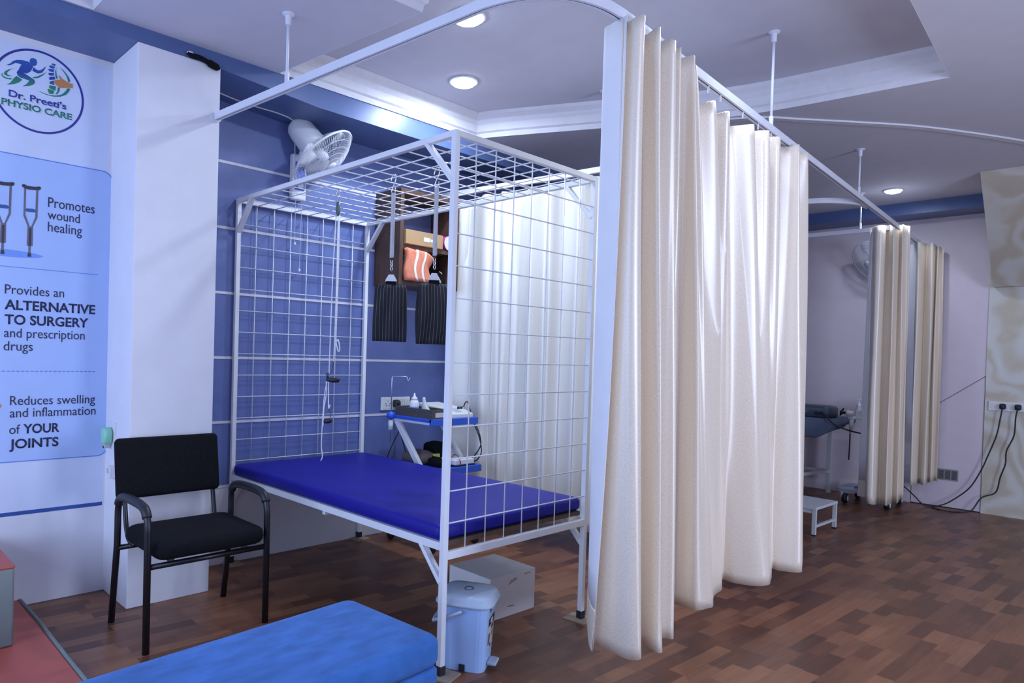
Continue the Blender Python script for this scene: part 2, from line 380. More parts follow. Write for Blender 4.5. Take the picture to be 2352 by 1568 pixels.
# left wall: blue panelled part behind the cage and white part with the print
struct('wall_left', B(-0.12, 0.0265, -0.283, FY+0.1, 0.454, 2.95), M_BLUEWALL)
struct('wall_left_lower', B(-0.12, 0.0265, -0.283, FY+0.1, 0.0, 0.454), M_WHITEWALL)
struct('wall_left_white', B(-0.12, 0.063, NY, -0.69, 0.0, 2.96), M_WHITEWALL)
for k, z in enumerate((0.454, 0.829, 1.204, 1.579, 1.954, 2.329)):
    struct('trim_%d' % (k+1), B(0.0265, 0.0295, -0.283, 3.1, z-0.0075, z+0.0075), M_STRIP)
struct('pillar_left', B(-0.12, 0.417, -0.69, -0.283, 0, 2.69), M_WHITEWALL, bevel=0.004)
bl = MB().box(-0.1, 0.4175, NY, -0.283, 2.69, 2.96)
bl.prism([(-0.1, -0.283, 2.684), (-0.1, 0.3, 2.643), (-0.1, FY, 2.630), (-0.1, FY, 2.96), (-0.1, -0.283, 2.96)], (0.5175, 0, 0))
struct('beam_left', bl, M_BEAM)
struct('wall_back', B(-0.1, 2.655, FY, FY+0.1, 0, 2.96), M_PINK)
struct('wall_back_papered', B(2.655, FX1, FY-0.012, FY+0.1, 0, 2.96), M_MARB)
struct('beam_back', B(0.4175, 2.72, 5.46, FY, 2.65, 2.96), M_BEAM)
struct('wall_right', B(FX1, FX1+0.1, NY, FY, 0, 2.96), M_WHITEWALL)
wf = MB()
for x0, x1, z0, z1 in ((-0.1,0.05,0,2.96),(1.75,2.05,0,2.96),(3.75,4.05,0,2.96),(5.75,FX1,0,2.96),(0.05,1.75,0,0.55),(2.05,3.75,0,0.55),(4.05,5.75,0,0.55),(0.05,1.75,2.35,2.96),(2.05,3.75,2.35,2.96),(4.05,5.75,2.35,2.96)):
    wf.box(x0, x1, NY-0.1, NY, z0, z1)
struct('wall_front', wf, M_WHITEWALL)
# papered bulkhead that leans out from the wall towards the ceiling (underside of stairs)
struct('bulkhead_papered', MB().prism([(2.69, FY-0.012, 1.985), (2.69, FY-0.10, 1.985), (2.735, 4.66, 2.762), (2.735, FY-0.012, 2.762)], (3.8, 0, 0)), M_MARB)

# suspended ceiling with two recessed trays
ZC, ZT = 2.76, 2.92
far_edge = catmull([(2.9546, 2.4617, 0), (1.9583, 2.3076, 0), (1.2445, 1.9662, 0), (0.6548, 1.661, 0), (0.4583, 1.5731, 0)], 8)
tray1 = [(0.425, 0.045), (1.4887, 0.1454), (1.4514, -0.5788), (2.9204, -0.5788), (3.0135, 1.4541)] + [(p.x, p.y) for p in far_edge] + [(0.425, 1.57)]
tray2 = [(0.4314, -0.8891), (0.4324, -3.2478), (5.0412, -3.2478), (5.0412, -0.8477)]
cb = bmesh.new(); loops = []
for poly in ([(-0.1, NY), (FX1, NY), (FX1, FY+0.1), (-0.1, FY+0.1)], tray1, tray2):
    vsx = [cb.verts.new((x, y, ZC)) for x, y in poly]
    for i in range(len(vsx)): loops.append(cb.edges.new((vsx[i], vsx[(i+1) % len(vsx)])))
bmesh.ops.triangle_fill(cb, use_beauty=True, use_dissolve=False, edges=loops)
c = MB(); c.bm.free(); c.bm = cb
co = struct('ceiling', c, M_CEIL)
struct('ceiling_upper', B(-0.1, FX1, NY, FY+0.1, ZT, ZT+0.04), M_CEIL)
def cornice(poly, pat):
    # moulded fascia around a tray: sloped cove with small relief, built as its own solid ring
    mb = MB(); n = len(poly); P = [Vector((x, y, 0)) for x, y in poly]
    cx = sum(p.x for p in P)/n; cy = sum(p.y for p in P)/n
    area2 = sum(P[i].x*P[(i+1) % n].y-P[(i+1) % n].x*P[i].y for i in range(n)); sg = 1 if area2 > 0 else -1
    nor = []
    for i in range(n):
        a = (P[i]-P[i-1]).normalized(); b = (P[(i+1) % n]-P[i]).normalized()
        na = Vector((-a.y, a.x, 0))*sg; nb = Vector((-b.y, b.x, 0))*sg
        q = (na+nb); q = q.normalized()/max(0.4, math.sqrt(max(1e-4, (1+na.dot(nb))/2))) if q.length > 1e-4 else na
        nor.append(q)
    prof = [(-0.03, 0.006), (-0.0005, 0.006), (0.0, -0.001), (0.004, 0.018), (0.004, 0.03), (0.018, 0.04), (0.022, 0.085), (0.034, 0.10), (0.034, 0.115), (0.055, 0.139), (0.06, 0.1595), (-0.03, 0.1595)]
    rings = [[P[i]+nor[i]*u+Vector((0,0,ZC+v)) for u, v in prof] for i in range(n)]
    R = [[mb.bm.verts.new(p) for p in r] for r in rings]; k = len(prof)
    for i in range(n):
        A, Bq = R[i], R[(i+1) % n]
        for j in range(k): mb.bm.faces.new((A[j], A[(j+1) % k], Bq[(j+1) % k], Bq[j]))
    return mb
def relief(m):
    nt = m.node_tree; b = nt.nodes['Principled BSDF']
    v = nt.nodes.new('ShaderNodeTexVoronoi'); v.inputs['Scale'].default_value = 26; v.feature = 'SMOOTH_F1'
    bp = nt.nodes.new('ShaderNodeBump'); bp.inputs['Strength'].default_value = 0.6; bp.inputs['Distance'].default_value = 0.006
    tc = nt.nodes.new('ShaderNodeTexCoord'); nt.links.new(tc.outputs['Object'], v.inputs['Vector'])
    nt.links.new(v.outputs['Distance'], bp.inputs['Height']); nt.links.new(bp.outputs['Normal'], b.inputs['Normal'])
relief(M_CORN)
struct('trim_7', cornice(tray1, 1), M_CORN)
struct('trim_8', cornice(tray2, 1), M_CORN)
# thin curved bead on the lower ceiling
bead = catmull([(1.7307, 2.2558, ZC), (2.0059, 2.4069, ZC), (2.2004, 2.6345, ZC), (2.4301, 2.9138, ZC), (2.6411, 3.189, ZC), (2.8615, 3.5635, ZC), (3.0684, 3.97, ZC), (3.2825, 4.4594, ZC)], 6)
bm_ = MB()
for a, b in zip(bead, bead[1:]): bm_.bar(a, b, 0.045, 0.02)
struct('trim_9', bm_, M_CORN)

# recessed LED downlights
def downlight(name, loc, label, pw, R=0.076):
    t = thing(name, label, 'ceiling light', loc, group='round ceiling lights')
    MB().lathe([(R, 0.0), (R+0.012, -0.002), (R+0.014, -0.008), (R, -0.011), (R-0.001, -0.003)], seg=40).build('rim', M_WHITEP, t, local=True, smooth=True)
    MB().lathe([(0, -0.001), (R, -0.001), (R-.001, -0.012), (R*.85, -0.022), (R*.5, -0.029), (0, -0.031)], seg=40).build('diffuser', M_LAMP, t, local=True)
    l = bpy.data.lights.new(name+'_bulb', 'AREA'); l.shape = 'DISK'; l.size = 0.15; l.energy = pw; l.color = (0.66, 0.78, 1.0)
    o = bpy.data.objects.new(name+'_bulb', l); COL.objects.link(o); o.parent = t; o.location = (0, 0, -0.036)
    return t
downlight('ceiling_light', (1.3728, 0.5375, ZT), 'round ceiling light crossed by the curtain rail, in the recessed ceiling', 14)
downlight('ceiling_light', (0.7914, 1.0796, ZT), 'round ceiling light above the white wall fan, clear of the rail', 20)
downlight('ceiling_light', (2.1166, 4.8742, ZC), 'round ceiling light at the far end near the blue beam', 6, 0.062)
downlight('ceiling_light', (2.517, 1.1179, ZT), 'round ceiling light at the top edge above the main curtain', 8)
# ------------------------------------------------------------------ print on the white wall
XW = 0.0632
def flat(pts, th=0.0012, x=XW): return MB().prism([(x, y, z) for y, z in pts], (th, 0, 0))
def text(name, s, y0, y1, zb, cap, mat, parent, bold=0.0, x=XW+0.0014, th=0.0008):
    cu = bpy.data.curves.new('tmp', 'FONT'); cu.body = s; cu.size = 1.0; cu.offset = bold; cu.resolution_u = 4
    ob = bpy.data.objects.new('tmp', cu); COL.objects.link(ob)
    dg = bpy.context.evaluated_depsgraph_get(); me = bpy.data.meshes.new_from_object(ob.evaluated_get(dg))
    bpy.data.objects.remove(ob, do_unlink=True); bpy.data.curves.remove(cu)
    cu = bpy.data.curves.new('tmp2', 'FONT'); cu.body = 'H'; cu.size = 1.0; cu.offset = bold
    ob = bpy.data.objects.new('tmp2', cu); COL.objects.link(ob)
    dg = bpy.context.evaluated_depsgraph_get(); mh = bpy.data.meshes.new_from_object(ob.evaluated_get(dg))
    H = max(v.co.y for v in mh.vertices)-min(v.co.y for v in mh.vertices)
    bpy.data.objects.remove(ob, do_unlink=True); bpy.data.curves.remove(cu); bpy.data.meshes.remove(mh)
    xs = [v.co.x for v in me.vertices]; a, b = min(xs), max(xs)
    mb = MB(); mb.bm.from_mesh(me); bpy.data.meshes.remove(me)
    g = bmesh.ops.extrude_face_region(mb.bm, geom=mb.bm.faces[:])
    for e in g['geom']:
        if isinstance(e, bmesh.types.BMVert): e.co.z += 1.0
    for v in mb.bm.verts:
        v.co = Vector((x + th*v.co.z, y0+(v.co.x-a)/(b-a)*(y1-y0), zb+v.co.y/H*cap))
    return mb.build(name, mat, parent)
po = thing('wall_poster', 'pale blue wall print with rounded panel, crutches and navy lettering', 'poster', (XW, -1.1, 0.45))
B(0.0628, XW, -2.6, -0.700, 0.440, 2.66).build('print_sheet', M_PRINT, po)
B(XW, XW+0.0010, -2.6, -0.701, 0.437, 0.4555).build('bottom_band', M_BAND, po)
pr = rrect(-1.55, 1.4145, 0.868, 0.721, 0.05, 8)
flat(pr, 0.0006).build('rounded_panel', M_PANEL, po)
MB().tube([(XW+0.0007, y, z) for y, z in pr], 0.0022, 6, closed=True).build('panel_border', M_LINE, po)
B(XW+.0006, XW+.0014, -2.3, -0.742, 1.609, 1.612).build('divider_line', M_LINE, po)
dl = MB(); y = -2.3
while y < -0.742:
    dl.box(XW+.0006, XW+.0014, y, min(y+0.0135, -0.735), 1.1195, 1.1235); y += 0.0195
dl.build('dashed_line', M_LINE, po)
for s, y0, y1, zb, cap, bo in (('Promotes',-.972,-.765,1.9145,.047,0),('wound',-.973,-.832,1.857,.044,0),('healing',-.971,-.821,1.798,.046,0),
    ('Provides an',-1.143,-.895,1.484,.043,0),('ALTERNATIVE',-1.143,-.753,1.412,.046,.022),('TO SURGERY',-1.142,-.784,1.343,.046,.022),
    ('and prescription',-1.143,-.799,1.281,.043,0),('drugs',-1.144,-1.025,1.219,.043,0),('Reduces swelling',-1.114,-.745,.962,.043,0),
    ('and inflammation',-1.114,-.741,.904,.043,0),('of',-1.115,-1.071,.826,.043,0),('YOUR',-1.058,-.904,.826,.045,.022),('JOINTS',-1.114,-.907,.757,.045,.022)):
    text('lettering', s, y0, y1, zb, cap, M_INK, po, bo)
el = [(-1.145+0.155*cos(a*pi/18), 1.673+0.017*sin(a*pi/18)) for a in range(36)]
MB().prism([(XW+.0006, a, b) for a, b in el], (.0005, 0, 0)).build('crutch_shadow', M_CR_E, po)
CR = dict(lefttube=[(-1.073,1.984),(-1.065,1.986),(-1.066,1.862),(-1.048,1.811),(-1.055,1.807),(-1.074,1.856)],
 righttube=[(-1.023,1.984),(-1.014,1.986),(-1.016,1.855),(-1.034,1.81),(-1.041,1.809),(-1.025,1.858)],
 lower=[(-1.056,1.808),(-1.034,1.811),(-1.034,1.718),(-1.058,1.717)], stem=[(-1.051,1.718),(-1.041,1.718),(-1.042,1.685),(-1.051,1.684)])
rest = [(-1.083,1.997),(-1.079,2.003),(-1.073,2.004),(-1.06,1.999),(-1.041,1.999),(-1.023,2.001),(-1.012,2.005),(-1.004,2.003),(-1.004,1.994),(-1.01,1.987),(-1.028,1.984),(-1.054,1.982),(-1.07,1.984),(-1.08,1.99)]
dark = [(-1.05,1.8),(-1.04,1.801),(-1.041,1.718),(-1.051,1.717)]; tip = [(-1.052,1.684),(-1.041,1.685),(-1.038,1.666),(-1.055,1.666)]
grip = [(-1.066,1.889),(-1.061,1.893),(-1.034,1.894),(-1.023,1.89),(-1.023,1.881),(-1.031,1.878),(-1.058,1.877),(-1.066,1.88)]
for dy in (0, -0.109):
    q = lambda P: [(XW+.0012, a+dy, b) for a, b in P]
    mb = MB()
    for P in CR.values(): mb.prism(q(P), (.0006, 0, 0))
    cpart = mb.build('crutch_drawing', M_CR_T, po)
    for P, nm in ((rest, 'underarm_rest'), (dark, 'sleeve'), (tip, 'foot_tip')): MB().prism([(x+.0007, a, b) for x, a, b in q(P)], (.0004, 0, 0)).build(nm, M_CR_D, cpart)
    MB().prism([(x+.0007, a, b) for x, a, b in q(grip)], (.0004, 0, 0)).build('hand_grip', M_CR_B, cpart)
mb = MB().prism([(XW+.0012, -1.195+0.048*cos(a*pi/12), 0.96+0.02*sin(a*pi/12)) for a in range(24)], (.0006, 0, 0))
mb.build('joint_drawing', M_LOGOH, po)

lo = thing('wall_logo', 'round printed clinic logo with runner, spine and hand above the poster', 'logo', (XW, -1.018, 2.25))
CY, CZ, RO = -1.0185, 2.4515, 0.1945
mb = MB(); n = 72
for r0, r1 in ((RO-0.0095, RO),):
    pts = [[(XW+.0004, CY+r*cos(2*pi*k/n), CZ+r*sin(2*pi*k/n)) for k in range(n)] for r in (r0, r1)]
    A = [mb.bm.verts.new(p) for p in pts[0]]; Bv = [mb.bm.verts.new(p) for p in pts[1]]
    A2 = [mb.bm.verts.new((p[0]+.001, p[1], p[2])) for p in pts[0]]; B2 = [mb.bm.verts.new((p[0]+.001, p[1], p[2])) for p in pts[1]]
    for k in range(n):
        j = (k+1) % n
        for a, b in ((A, Bv), (Bv, B2), (B2, A2), (A2, A)): mb.bm.faces.new((a[k], a[j], b[j], b[k]))
mb.build('ring', M_LOGOB, lo)
LG = {
'torso': [(-1.154,2.537),(-1.139,2.548),(-1.126,2.565),(-1.113,2.573),(-1.092,2.579),(-1.073,2.58),(-1.062,2.579),(-1.054,2.572),(-1.046,2.565),(-1.048,2.555),(-1.055,2.538),(-1.072,2.522),(-1.087,2.523),(-1.061,2.512),(-1.041,2.503),(-1.036,2.492),(-1.043,2.479),(-1.06,2.468),(-1.088,2.457),(-1.071,2.474),(-1.06,2.492),(-1.077,2.495),(-1.098,2.496),(-1.109,2.505),(-1.112,2.517),(-1.104,2.531),(-1.097,2.551),(-1.091,2.557),(-1.105,2.559),(-1.118,2.558),(-1.129,2.548),(-1.142,2.539)],
'head': [(-1.06,2.591),(-1.054,2.6),(-1.043,2.603),(-1.033,2.6),(-1.03,2.588),(-1.032,2.575),(-1.039,2.567),(-1.048,2.567),(-1.055,2.573),(-1.06,2.581)],
'backleg': [(-1.113,2.499),(-1.089,2.488),(-1.103,2.471),(-1.125,2.457),(-1.151,2.447),(-1.135,2.463),(-1.125,2.482)],
'arm': [(-1.043,2.561),(-1.036,2.555),(-1.025,2.551),(-1.011,2.558),(-1.0,2.571),(-.992,2.581),(-.998,2.564),(-1.008,2.545),(-1.025,2.536),(-1.039,2.539),(-1.049,2.543)]}
SWO = [[(-1.115,2.532),(-1.136,2.522),(-1.15,2.505),(-1.149,2.495),(-1.138,2.493),(-1.124,2.495),(-1.146,2.488),(-1.159,2.49),(-1.163,2.496),(-1.157,2.509),(-1.141,2.522)],
[(-1.168,2.497),(-1.169,2.487),(-1.159,2.481),(-1.146,2.48),(-1.13,2.483),(-1.134,2.476),(-1.151,2.474),(-1.166,2.477),(-1.172,2.486),(-1.171,2.494)],
[(-1.048,2.512),(-1.028,2.522),(-1.006,2.539),(-.992,2.553),(-1.003,2.535),(-1.019,2.519),(-1.038,2.509)]]
RNG = [[(-.935,2.593),(-.918,2.585),(-.903,2.57),(-.891,2.554),(-.886,2.535),(-.896,2.535),(-.9,2.551),(-.909,2.568),(-.924,2.585)],
[(-.886,2.505),(-.89,2.49),(-.904,2.469),(-.93,2.453),(-.959,2.446),(-.987,2.446),(-1.01,2.451),(-1.02,2.456),(-1.001,2.452),(-.979,2.449),(-.95,2.453),(-.924,2.465),(-.907,2.485),(-.899,2.502)],
[(-.947,2.589),(-.949,2.575),(-.946,2.554),(-.94,2.538),(-.949,2.534),(-.952,2.552),(-.952,2.571)],
[(-.94,2.496),(-.931,2.496),(-.933,2.477),(-.942,2.462),(-.95,2.459),(-.942,2.475)]]
VER = [[(-.968,2.6),(-.964,2.603),(-.95,2.602),(-.955,2.592),(-.968,2.595)],[(-.98,2.585),(-.973,2.591),(-.954,2.59),(-.957,2.579),(-.974,2.579)],[(-.983,2.568),(-.977,2.574),(-.958,2.576),(-.959,2.563),(-.976,2.561)],[(-.983,2.55),(-.976,2.554),(-.958,2.56),(-.958,2.547),(-.976,2.541)],[(-.979,2.531),(-.973,2.536),(-.955,2.543),(-.952,2.53),(-.976,2.521)],[(-.977,2.511),(-.971,2.515),(-.96,2.522),(-.954,2.502),(-.974,2.502)],[(-.978,2.492),(-.972,2.496),(-.948,2.497),(-.951,2.476),(-.976,2.481)],[(-.985,2.472),(-.979,2.477),(-.955,2.475),(-.959,2.458),(-.977,2.454),(-.979,2.463)]]
HND = [(-.938,2.553),(-.932,2.552),(-.92,2.541),(-.902,2.533),(-.891,2.53),(-.876,2.53),(-.875,2.509),(-.893,2.507),(-.913,2.499),(-.931,2.496),(-.942,2.5),(-.951,2.508),(-.957,2.517),(-.956,2.524),(-.943,2.531),(-.93,2.535),(-.934,2.544)]
def polys(L, lift=.0004):
    mb = MB()
    for P in L: mb.prism([(XW+lift, a, b) for a, b in P], (.0008, 0, 0))
    return mb
polys(LG.values()).build('runner', M_GRAD, lo)
for P in SWO: polys([P]).build('swoosh', M_LOGOG, lo)
for P in RNG: polys([P]).build('spine_arc', M_LOGOG, lo)
polys(VER).build('spine', M_GRAD, lo)
polys([HND], .0014).build('hand', M_LOGOH, lo)
text('lettering', "Dr. Preeti's", -1.142, -.902, 2.398, .031, M_LOGOT, lo, .020)
text('lettering', 'PHYSIO CARE', -1.170, -.876, 2.354, .030, M_LOGOG, lo, .022)
text('lettering_edge', "Dr. Preeti's", -1.142+.003, -.902+.004, 2.394, .031, M_LOGOW, lo, .028, x=XW+.0005)
text('lettering_edge', 'PHYSIO CARE', -1.170+.003, -.876+.004, 2.350, .030, M_LOGOW, lo, .03, x=XW+.0005)

# ------------------------------------------------------------------ suspension cage with couch
X0, X1, Y0, Y1, H, S = 0.034, 1.8815, 0.0, 0.948, 2.13, 0.025
cg = thing('suspension_cage', 'white steel mesh suspension frame standing over the blue couch', 'therapy frame', (0.95, 0.47, 0))
for px in (X0, X1-S):
    for py in (Y0, Y1-S):
        p = B(px, px+S, py, py+S, 0.012, H).build('post', M_METAL, cg, bevel=0.002)
        B(px-.003, px+S+.003, py-.003, py+S+.003, 0.006, 0.042).build('rubber_foot', M_BLACK, p, bevel=0.002)
for y in (Y0, Y1-S):
    B(X0+S, X1-S, y, y+S, H-S, H).build('top_rail', M_METAL, cg, bevel=0.002)
    B(X0+S, X1-S, y, y+S, .493, .524).build('couch_rail', M_METAL, cg, bevel=0.002)
for x in (X0, X1-S):
    B(x, x+S, Y0+S, Y1-S, H-S, H).build('top_rail', M_METAL, cg, bevel=0.002)
    B(x, x+S, Y0+S, Y1-S, .457, .488).build('end_rail', M_METAL, cg, bevel=0.002)
for y in (Y0+S/2, Y1-S/2):
    for x, s in ((X0+S/2, 1), (X1-S/2, -1)):
        MB().bar((x+s*.005, y, 1.935), (x+s*.165, y, H-.02), .030, .018).build('corner_brace', M_METAL, cg, bevel=0.002)
        MB().bar((x+s*.005, y, .365), (x+s*.13, y, .50), .030, .018).build('corner_brace', M_METAL, cg, bevel=0.002)
WR = .0029
def wires(L):
    mb = MB()
    for a, b in L: mb.tube([a, b], WR, 6)
    return mb
ys = [Y0+S/2+(Y1-Y0-S)/8*k for k in range(1, 8)]; zs = [.600+.1259*k for k in range(12)]
for nm, x, o in (('head_grille', X0+S/2, .006), ('foot_grille', X1-S/2, .006)):
    wires([((x, y, .48), (x, y, H-.015)) for y in ys] + [((x+o, Y0+.012, z), (x+o, Y1-.012, z)) for z in zs]).build(nm, M_METAL, cg, smooth=True)
xs = [.041+.117*k for k in range(1, 16)]
ZR = 2.104
wires([((X0+.01, y, ZR), (X1-.01, y, ZR)) for y in ys] + [((x, Y0+.01, ZR+.0056), (x, Y1-.01, ZR+.0056)) for x in xs]).build('roof_grille', M_METAL, cg, smooth=True)
B(X0+.01, X1-S-.002, Y0+S, Y1-S, .505, .523).build('couch_board', M_PLY, cg)
MB().bar((1.0, Y0+S, .48), (1.0, Y1-S, .48), .025, .025).build('cross_bar', M_METAL, cg)
cushion(X0+S+.004, X1-S-.006, Y0+.004, Y1-.004, .5245, .587, .022, .004).build('couch_mattress', M_VINYL, None, smooth=True, origin=(.95, .47, .5245))
tag(bpy.data.objects['couch_mattress'], 'royal blue vinyl mattress lying in the white mesh frame', 'mattress')
for k, (px, py, rz, lb) in enumerate(((1.875, .02, .3, 'thin plywood pad under the near frame post beside the bin'), (1.86, .93, .15, 'thin plywood pad under the frame post beside the main curtain'), (.075, .01, -.1, 'thin plywood pad under the frame post behind the black chair'), (.07, .925, .1, 'thin plywood pad under the frame post at the blue wall, below the trolley'))):
    mb = B(-.055, .055, -.05, .05, 0, .006); mb.xf(Matrix.Translation((px, py, 0)) @ Matrix.Rotation(rz, 4, 'Z'))
    tag(mb.build('floor_pad', M_PAD, None, origin=(px, py, 0)), lb, 'pad', 'plywood pads under the frame feet')

# hanging springs with slings
def s_hook(top, drop, r=.016):
    x, y, z = top
    P = [(x-.022, y, z-.028)] + [(x-r*cos(rad(a)), y, z-r+.004+r*sin(rad(a))) for a in range(0, 181, 30)] + [(x+.012, y, z-.034), (x-.004, y, z-.055)] + [(x-r*cos(rad(a)), y, z-.072-r*sin(rad(a))) for a in range(20, 200, 30)] + [(x+.012, y, z-.062)]
    return MB().tube(catmull(P, 3), .0028, 6)
def spring(x, y, z0, z1, label):
    t = thing('suspension_spring', label, 'spring', (x, y, z1), group='springs hung from the cage roof')
    s_hook((x, y, z0), .09).build('hook', M_CHROME, t, smooth=True)
    P = []; n = 70; za, zb = z0-.085, z1+.075
    for k in range(n*8+1):
        a = k*2*pi/8; P.append((x+.0088*cos(a), y+.0088*sin(a), za-(za-zb)*k/(n*8)))
    MB().tube(P, .0022, 5).build('coil', M_SPRING, t, smooth=True)
    MB().tube([(x, y, zb+.004), (x, y, zb-.012)], .007, 8).build('end_cap', M_BLACK, t)
    cl = MB()
    for k in range(3):
        zz = zb-.018-.017*k; ax = Vector((1, 0, 0)) if k % 2 else Vector((0, 1, 0))
        cl.tube([Vector((x, y, zz))+ax*.006*cos(a*pi/6)+Vector((0, 0, .0115*sin(a*pi/6))) for a in range(12)], .0021, 6, closed=True)
    cl.build('chain', M_CHROME, t, smooth=True)
    return t
def sling(x, y, z, rz, w, h, label, double=False):
    t = thing('sling', label, 'sling', (x, y, z-.044-h), rz, 'black striped slings')
    ring = MB().prism([(-.027, -.0015, -.035), (.027, -.0015, -.035), (.027, -.0015, -.026), (.012, -.0015, 0), (-.012, -.0015, 0), (-.027, -.0015, -.026)], (0, .003, 0))
    ring.xf(Matrix.Translation((0, 0, h+.046)))
    ring.build('ring_plate', M_WHITEP, t, local=True, bevel=.001)
    B(-.024, .024, -.006, .006, h-.002, h+.014).build('strap_end', M_BLACKF, t, local=True)
    for s in (1, -1):
        rows = []; uv = []
        for i in range(13):
            v = i/12; z_ = h*(1-v); half = (w/2)*min(1, .93+.1*v)
            dep = s*(.006+.016*sin(pi*min(1, v*1.05))*(1.0 if not double else 1.9))
            rows.append([Vector((half*(2*j/14-1)*(1 if v > .04 else .9), dep+.004*sin(j*.9+i*.35), z_ + (.0 if i else -.003))) for j in range(15)])
            uv.append([(j/14, v) for j in range(15)])
        MB().sheet(rows, uv).build('band', M_STRIPE, t, local=True, solid=.004, smooth=True)
    return t
VIEW = radians_view = yaw-pi/2
spring(1.211, .2325, 2.112, 1.642, 'left steel spring hooked on the cage roof, nearer the blue wall')
sling(1.211, .2325, 1.634, VIEW, .162, .275, 'flat black striped sling hanging clear under the left spring')
spring(1.445, .300, 2.116, 1.640, 'right steel spring hooked on the cage roof beside the near post')
sling(1.445, .300, 1.632, VIEW+.25, .155, .282, 'black striped sling under the right spring, front of the bunched pair', True)
s2 = sling(1.362, .386, 1.632, VIEW-.35, .150, .262, 'rounded black sling bunched behind, under the right spring', True)
MB().tube([(0.048, -.045, .31), (0.03, -.03, .325), (.0, .0, .302)], .003, 5).build('strap_loop', M_BLACK, s2, local=True)

# rope and pulley
rp = thing('rope_pulley', 'white rope and pulley with black handles hanging over the couch', 'pulley', (.743, .2325, .67))
px, py = .743, .2325
s_hook((px, py, 2.112), .05, .011).build('hook', M_CHROME, rp, smooth=True)
MB().loft([[Vector((px+a*s*.020+0, py+b*s*.011, z)) for a, b in rrect(0, 0, 1, 1, .4, 3)] for z, s in ((2.052, .35), (2.046, .5), (2.03, .62), (2.008, .72), (1.992, .66), (1.978, .4))]).build('pulley_block', M_PULLEY, rp, smooth=True)
def rope(P, r=.0032, n=6): return MB().tube(catmull(P, n), r, 6)
k = Vector((.70, .72, 0))   # roughly across the view
K = lambda d, z: Vector((px, py, z)) + k*d
rope([K(-.009, 1.985), K(-.02, 1.6), K(-.025, 1.12), K(-.026, 1.105)]).build('rope', M_ROPE, rp, smooth=True)
rope([K(.002, 1.98), K(.002, 1.6), K(.0, 1.3), K(-.002, 1.205)]).build('rope', M_ROPE, rp, smooth=True)
rope([K(.009, 1.985), K(.010, 1.6), K(.007, 1.33), K(.018, 1.322), K(.026, 1.295), K(.028, 1.265), K(.020, 1.262), K(.012, 1.29), K(.006, 1.318)]).build('rope', M_ROPE, rp, smooth=True)
rope([K(-.002, 1.205), K(-.012, 1.15), K(-.028, 1.125)], .0018).build('cord', M_BLACK, rp)
h1 = MB().tube([K(-.038, 1.112), K(-.03, 1.11), K(.0, 1.106), K(.026, 1.108), K(.032, 1.107)], [.009, .012, .0135, .0135, .010], 10).build('handle', M_BLACK, rp, smooth=True)
MB().tube([K(-.034, 1.118), K(-.036, 1.14), K(-.026, 1.145), K(-.026, 1.11)], .004, 6).build('handle_eye', M_BLACK, h1, smooth=True)
rope([K(-.034, 1.10), K(-.045, 1.03), K(-.05, .95), K(-.054, .84), K(-.055, .75), K(-.048, .70), K(-.056, .675)]).build('rope_tail', M_ROPE, rp, smooth=True)
rope([K(-.038, 1.10), K(-.036, 1.03), K(-.047, .95), K(-.048, .86)]).build('rope_tail', M_ROPE, rp, smooth=True)
rope([K(-.026, 1.095), K(-.024, 1.0), K(-.022, .955), K(-.014, .975), K(-.02, .96)], .0034).build('rope', M_ROPE, rp, smooth=True)
rope([K(-.022, .955), K(-.012, .925), K(-.014, .90)], .0018).build('cord', M_BLACK, rp)
MB().tube([K(-.046, .886), K(-.04, .886), K(-.02, .888), K(-.010, .892), K(-.004, .893)], [.008, .012, .0125, .0125, .009], 10).build('handle', M_BLACK, rp, smooth=True)

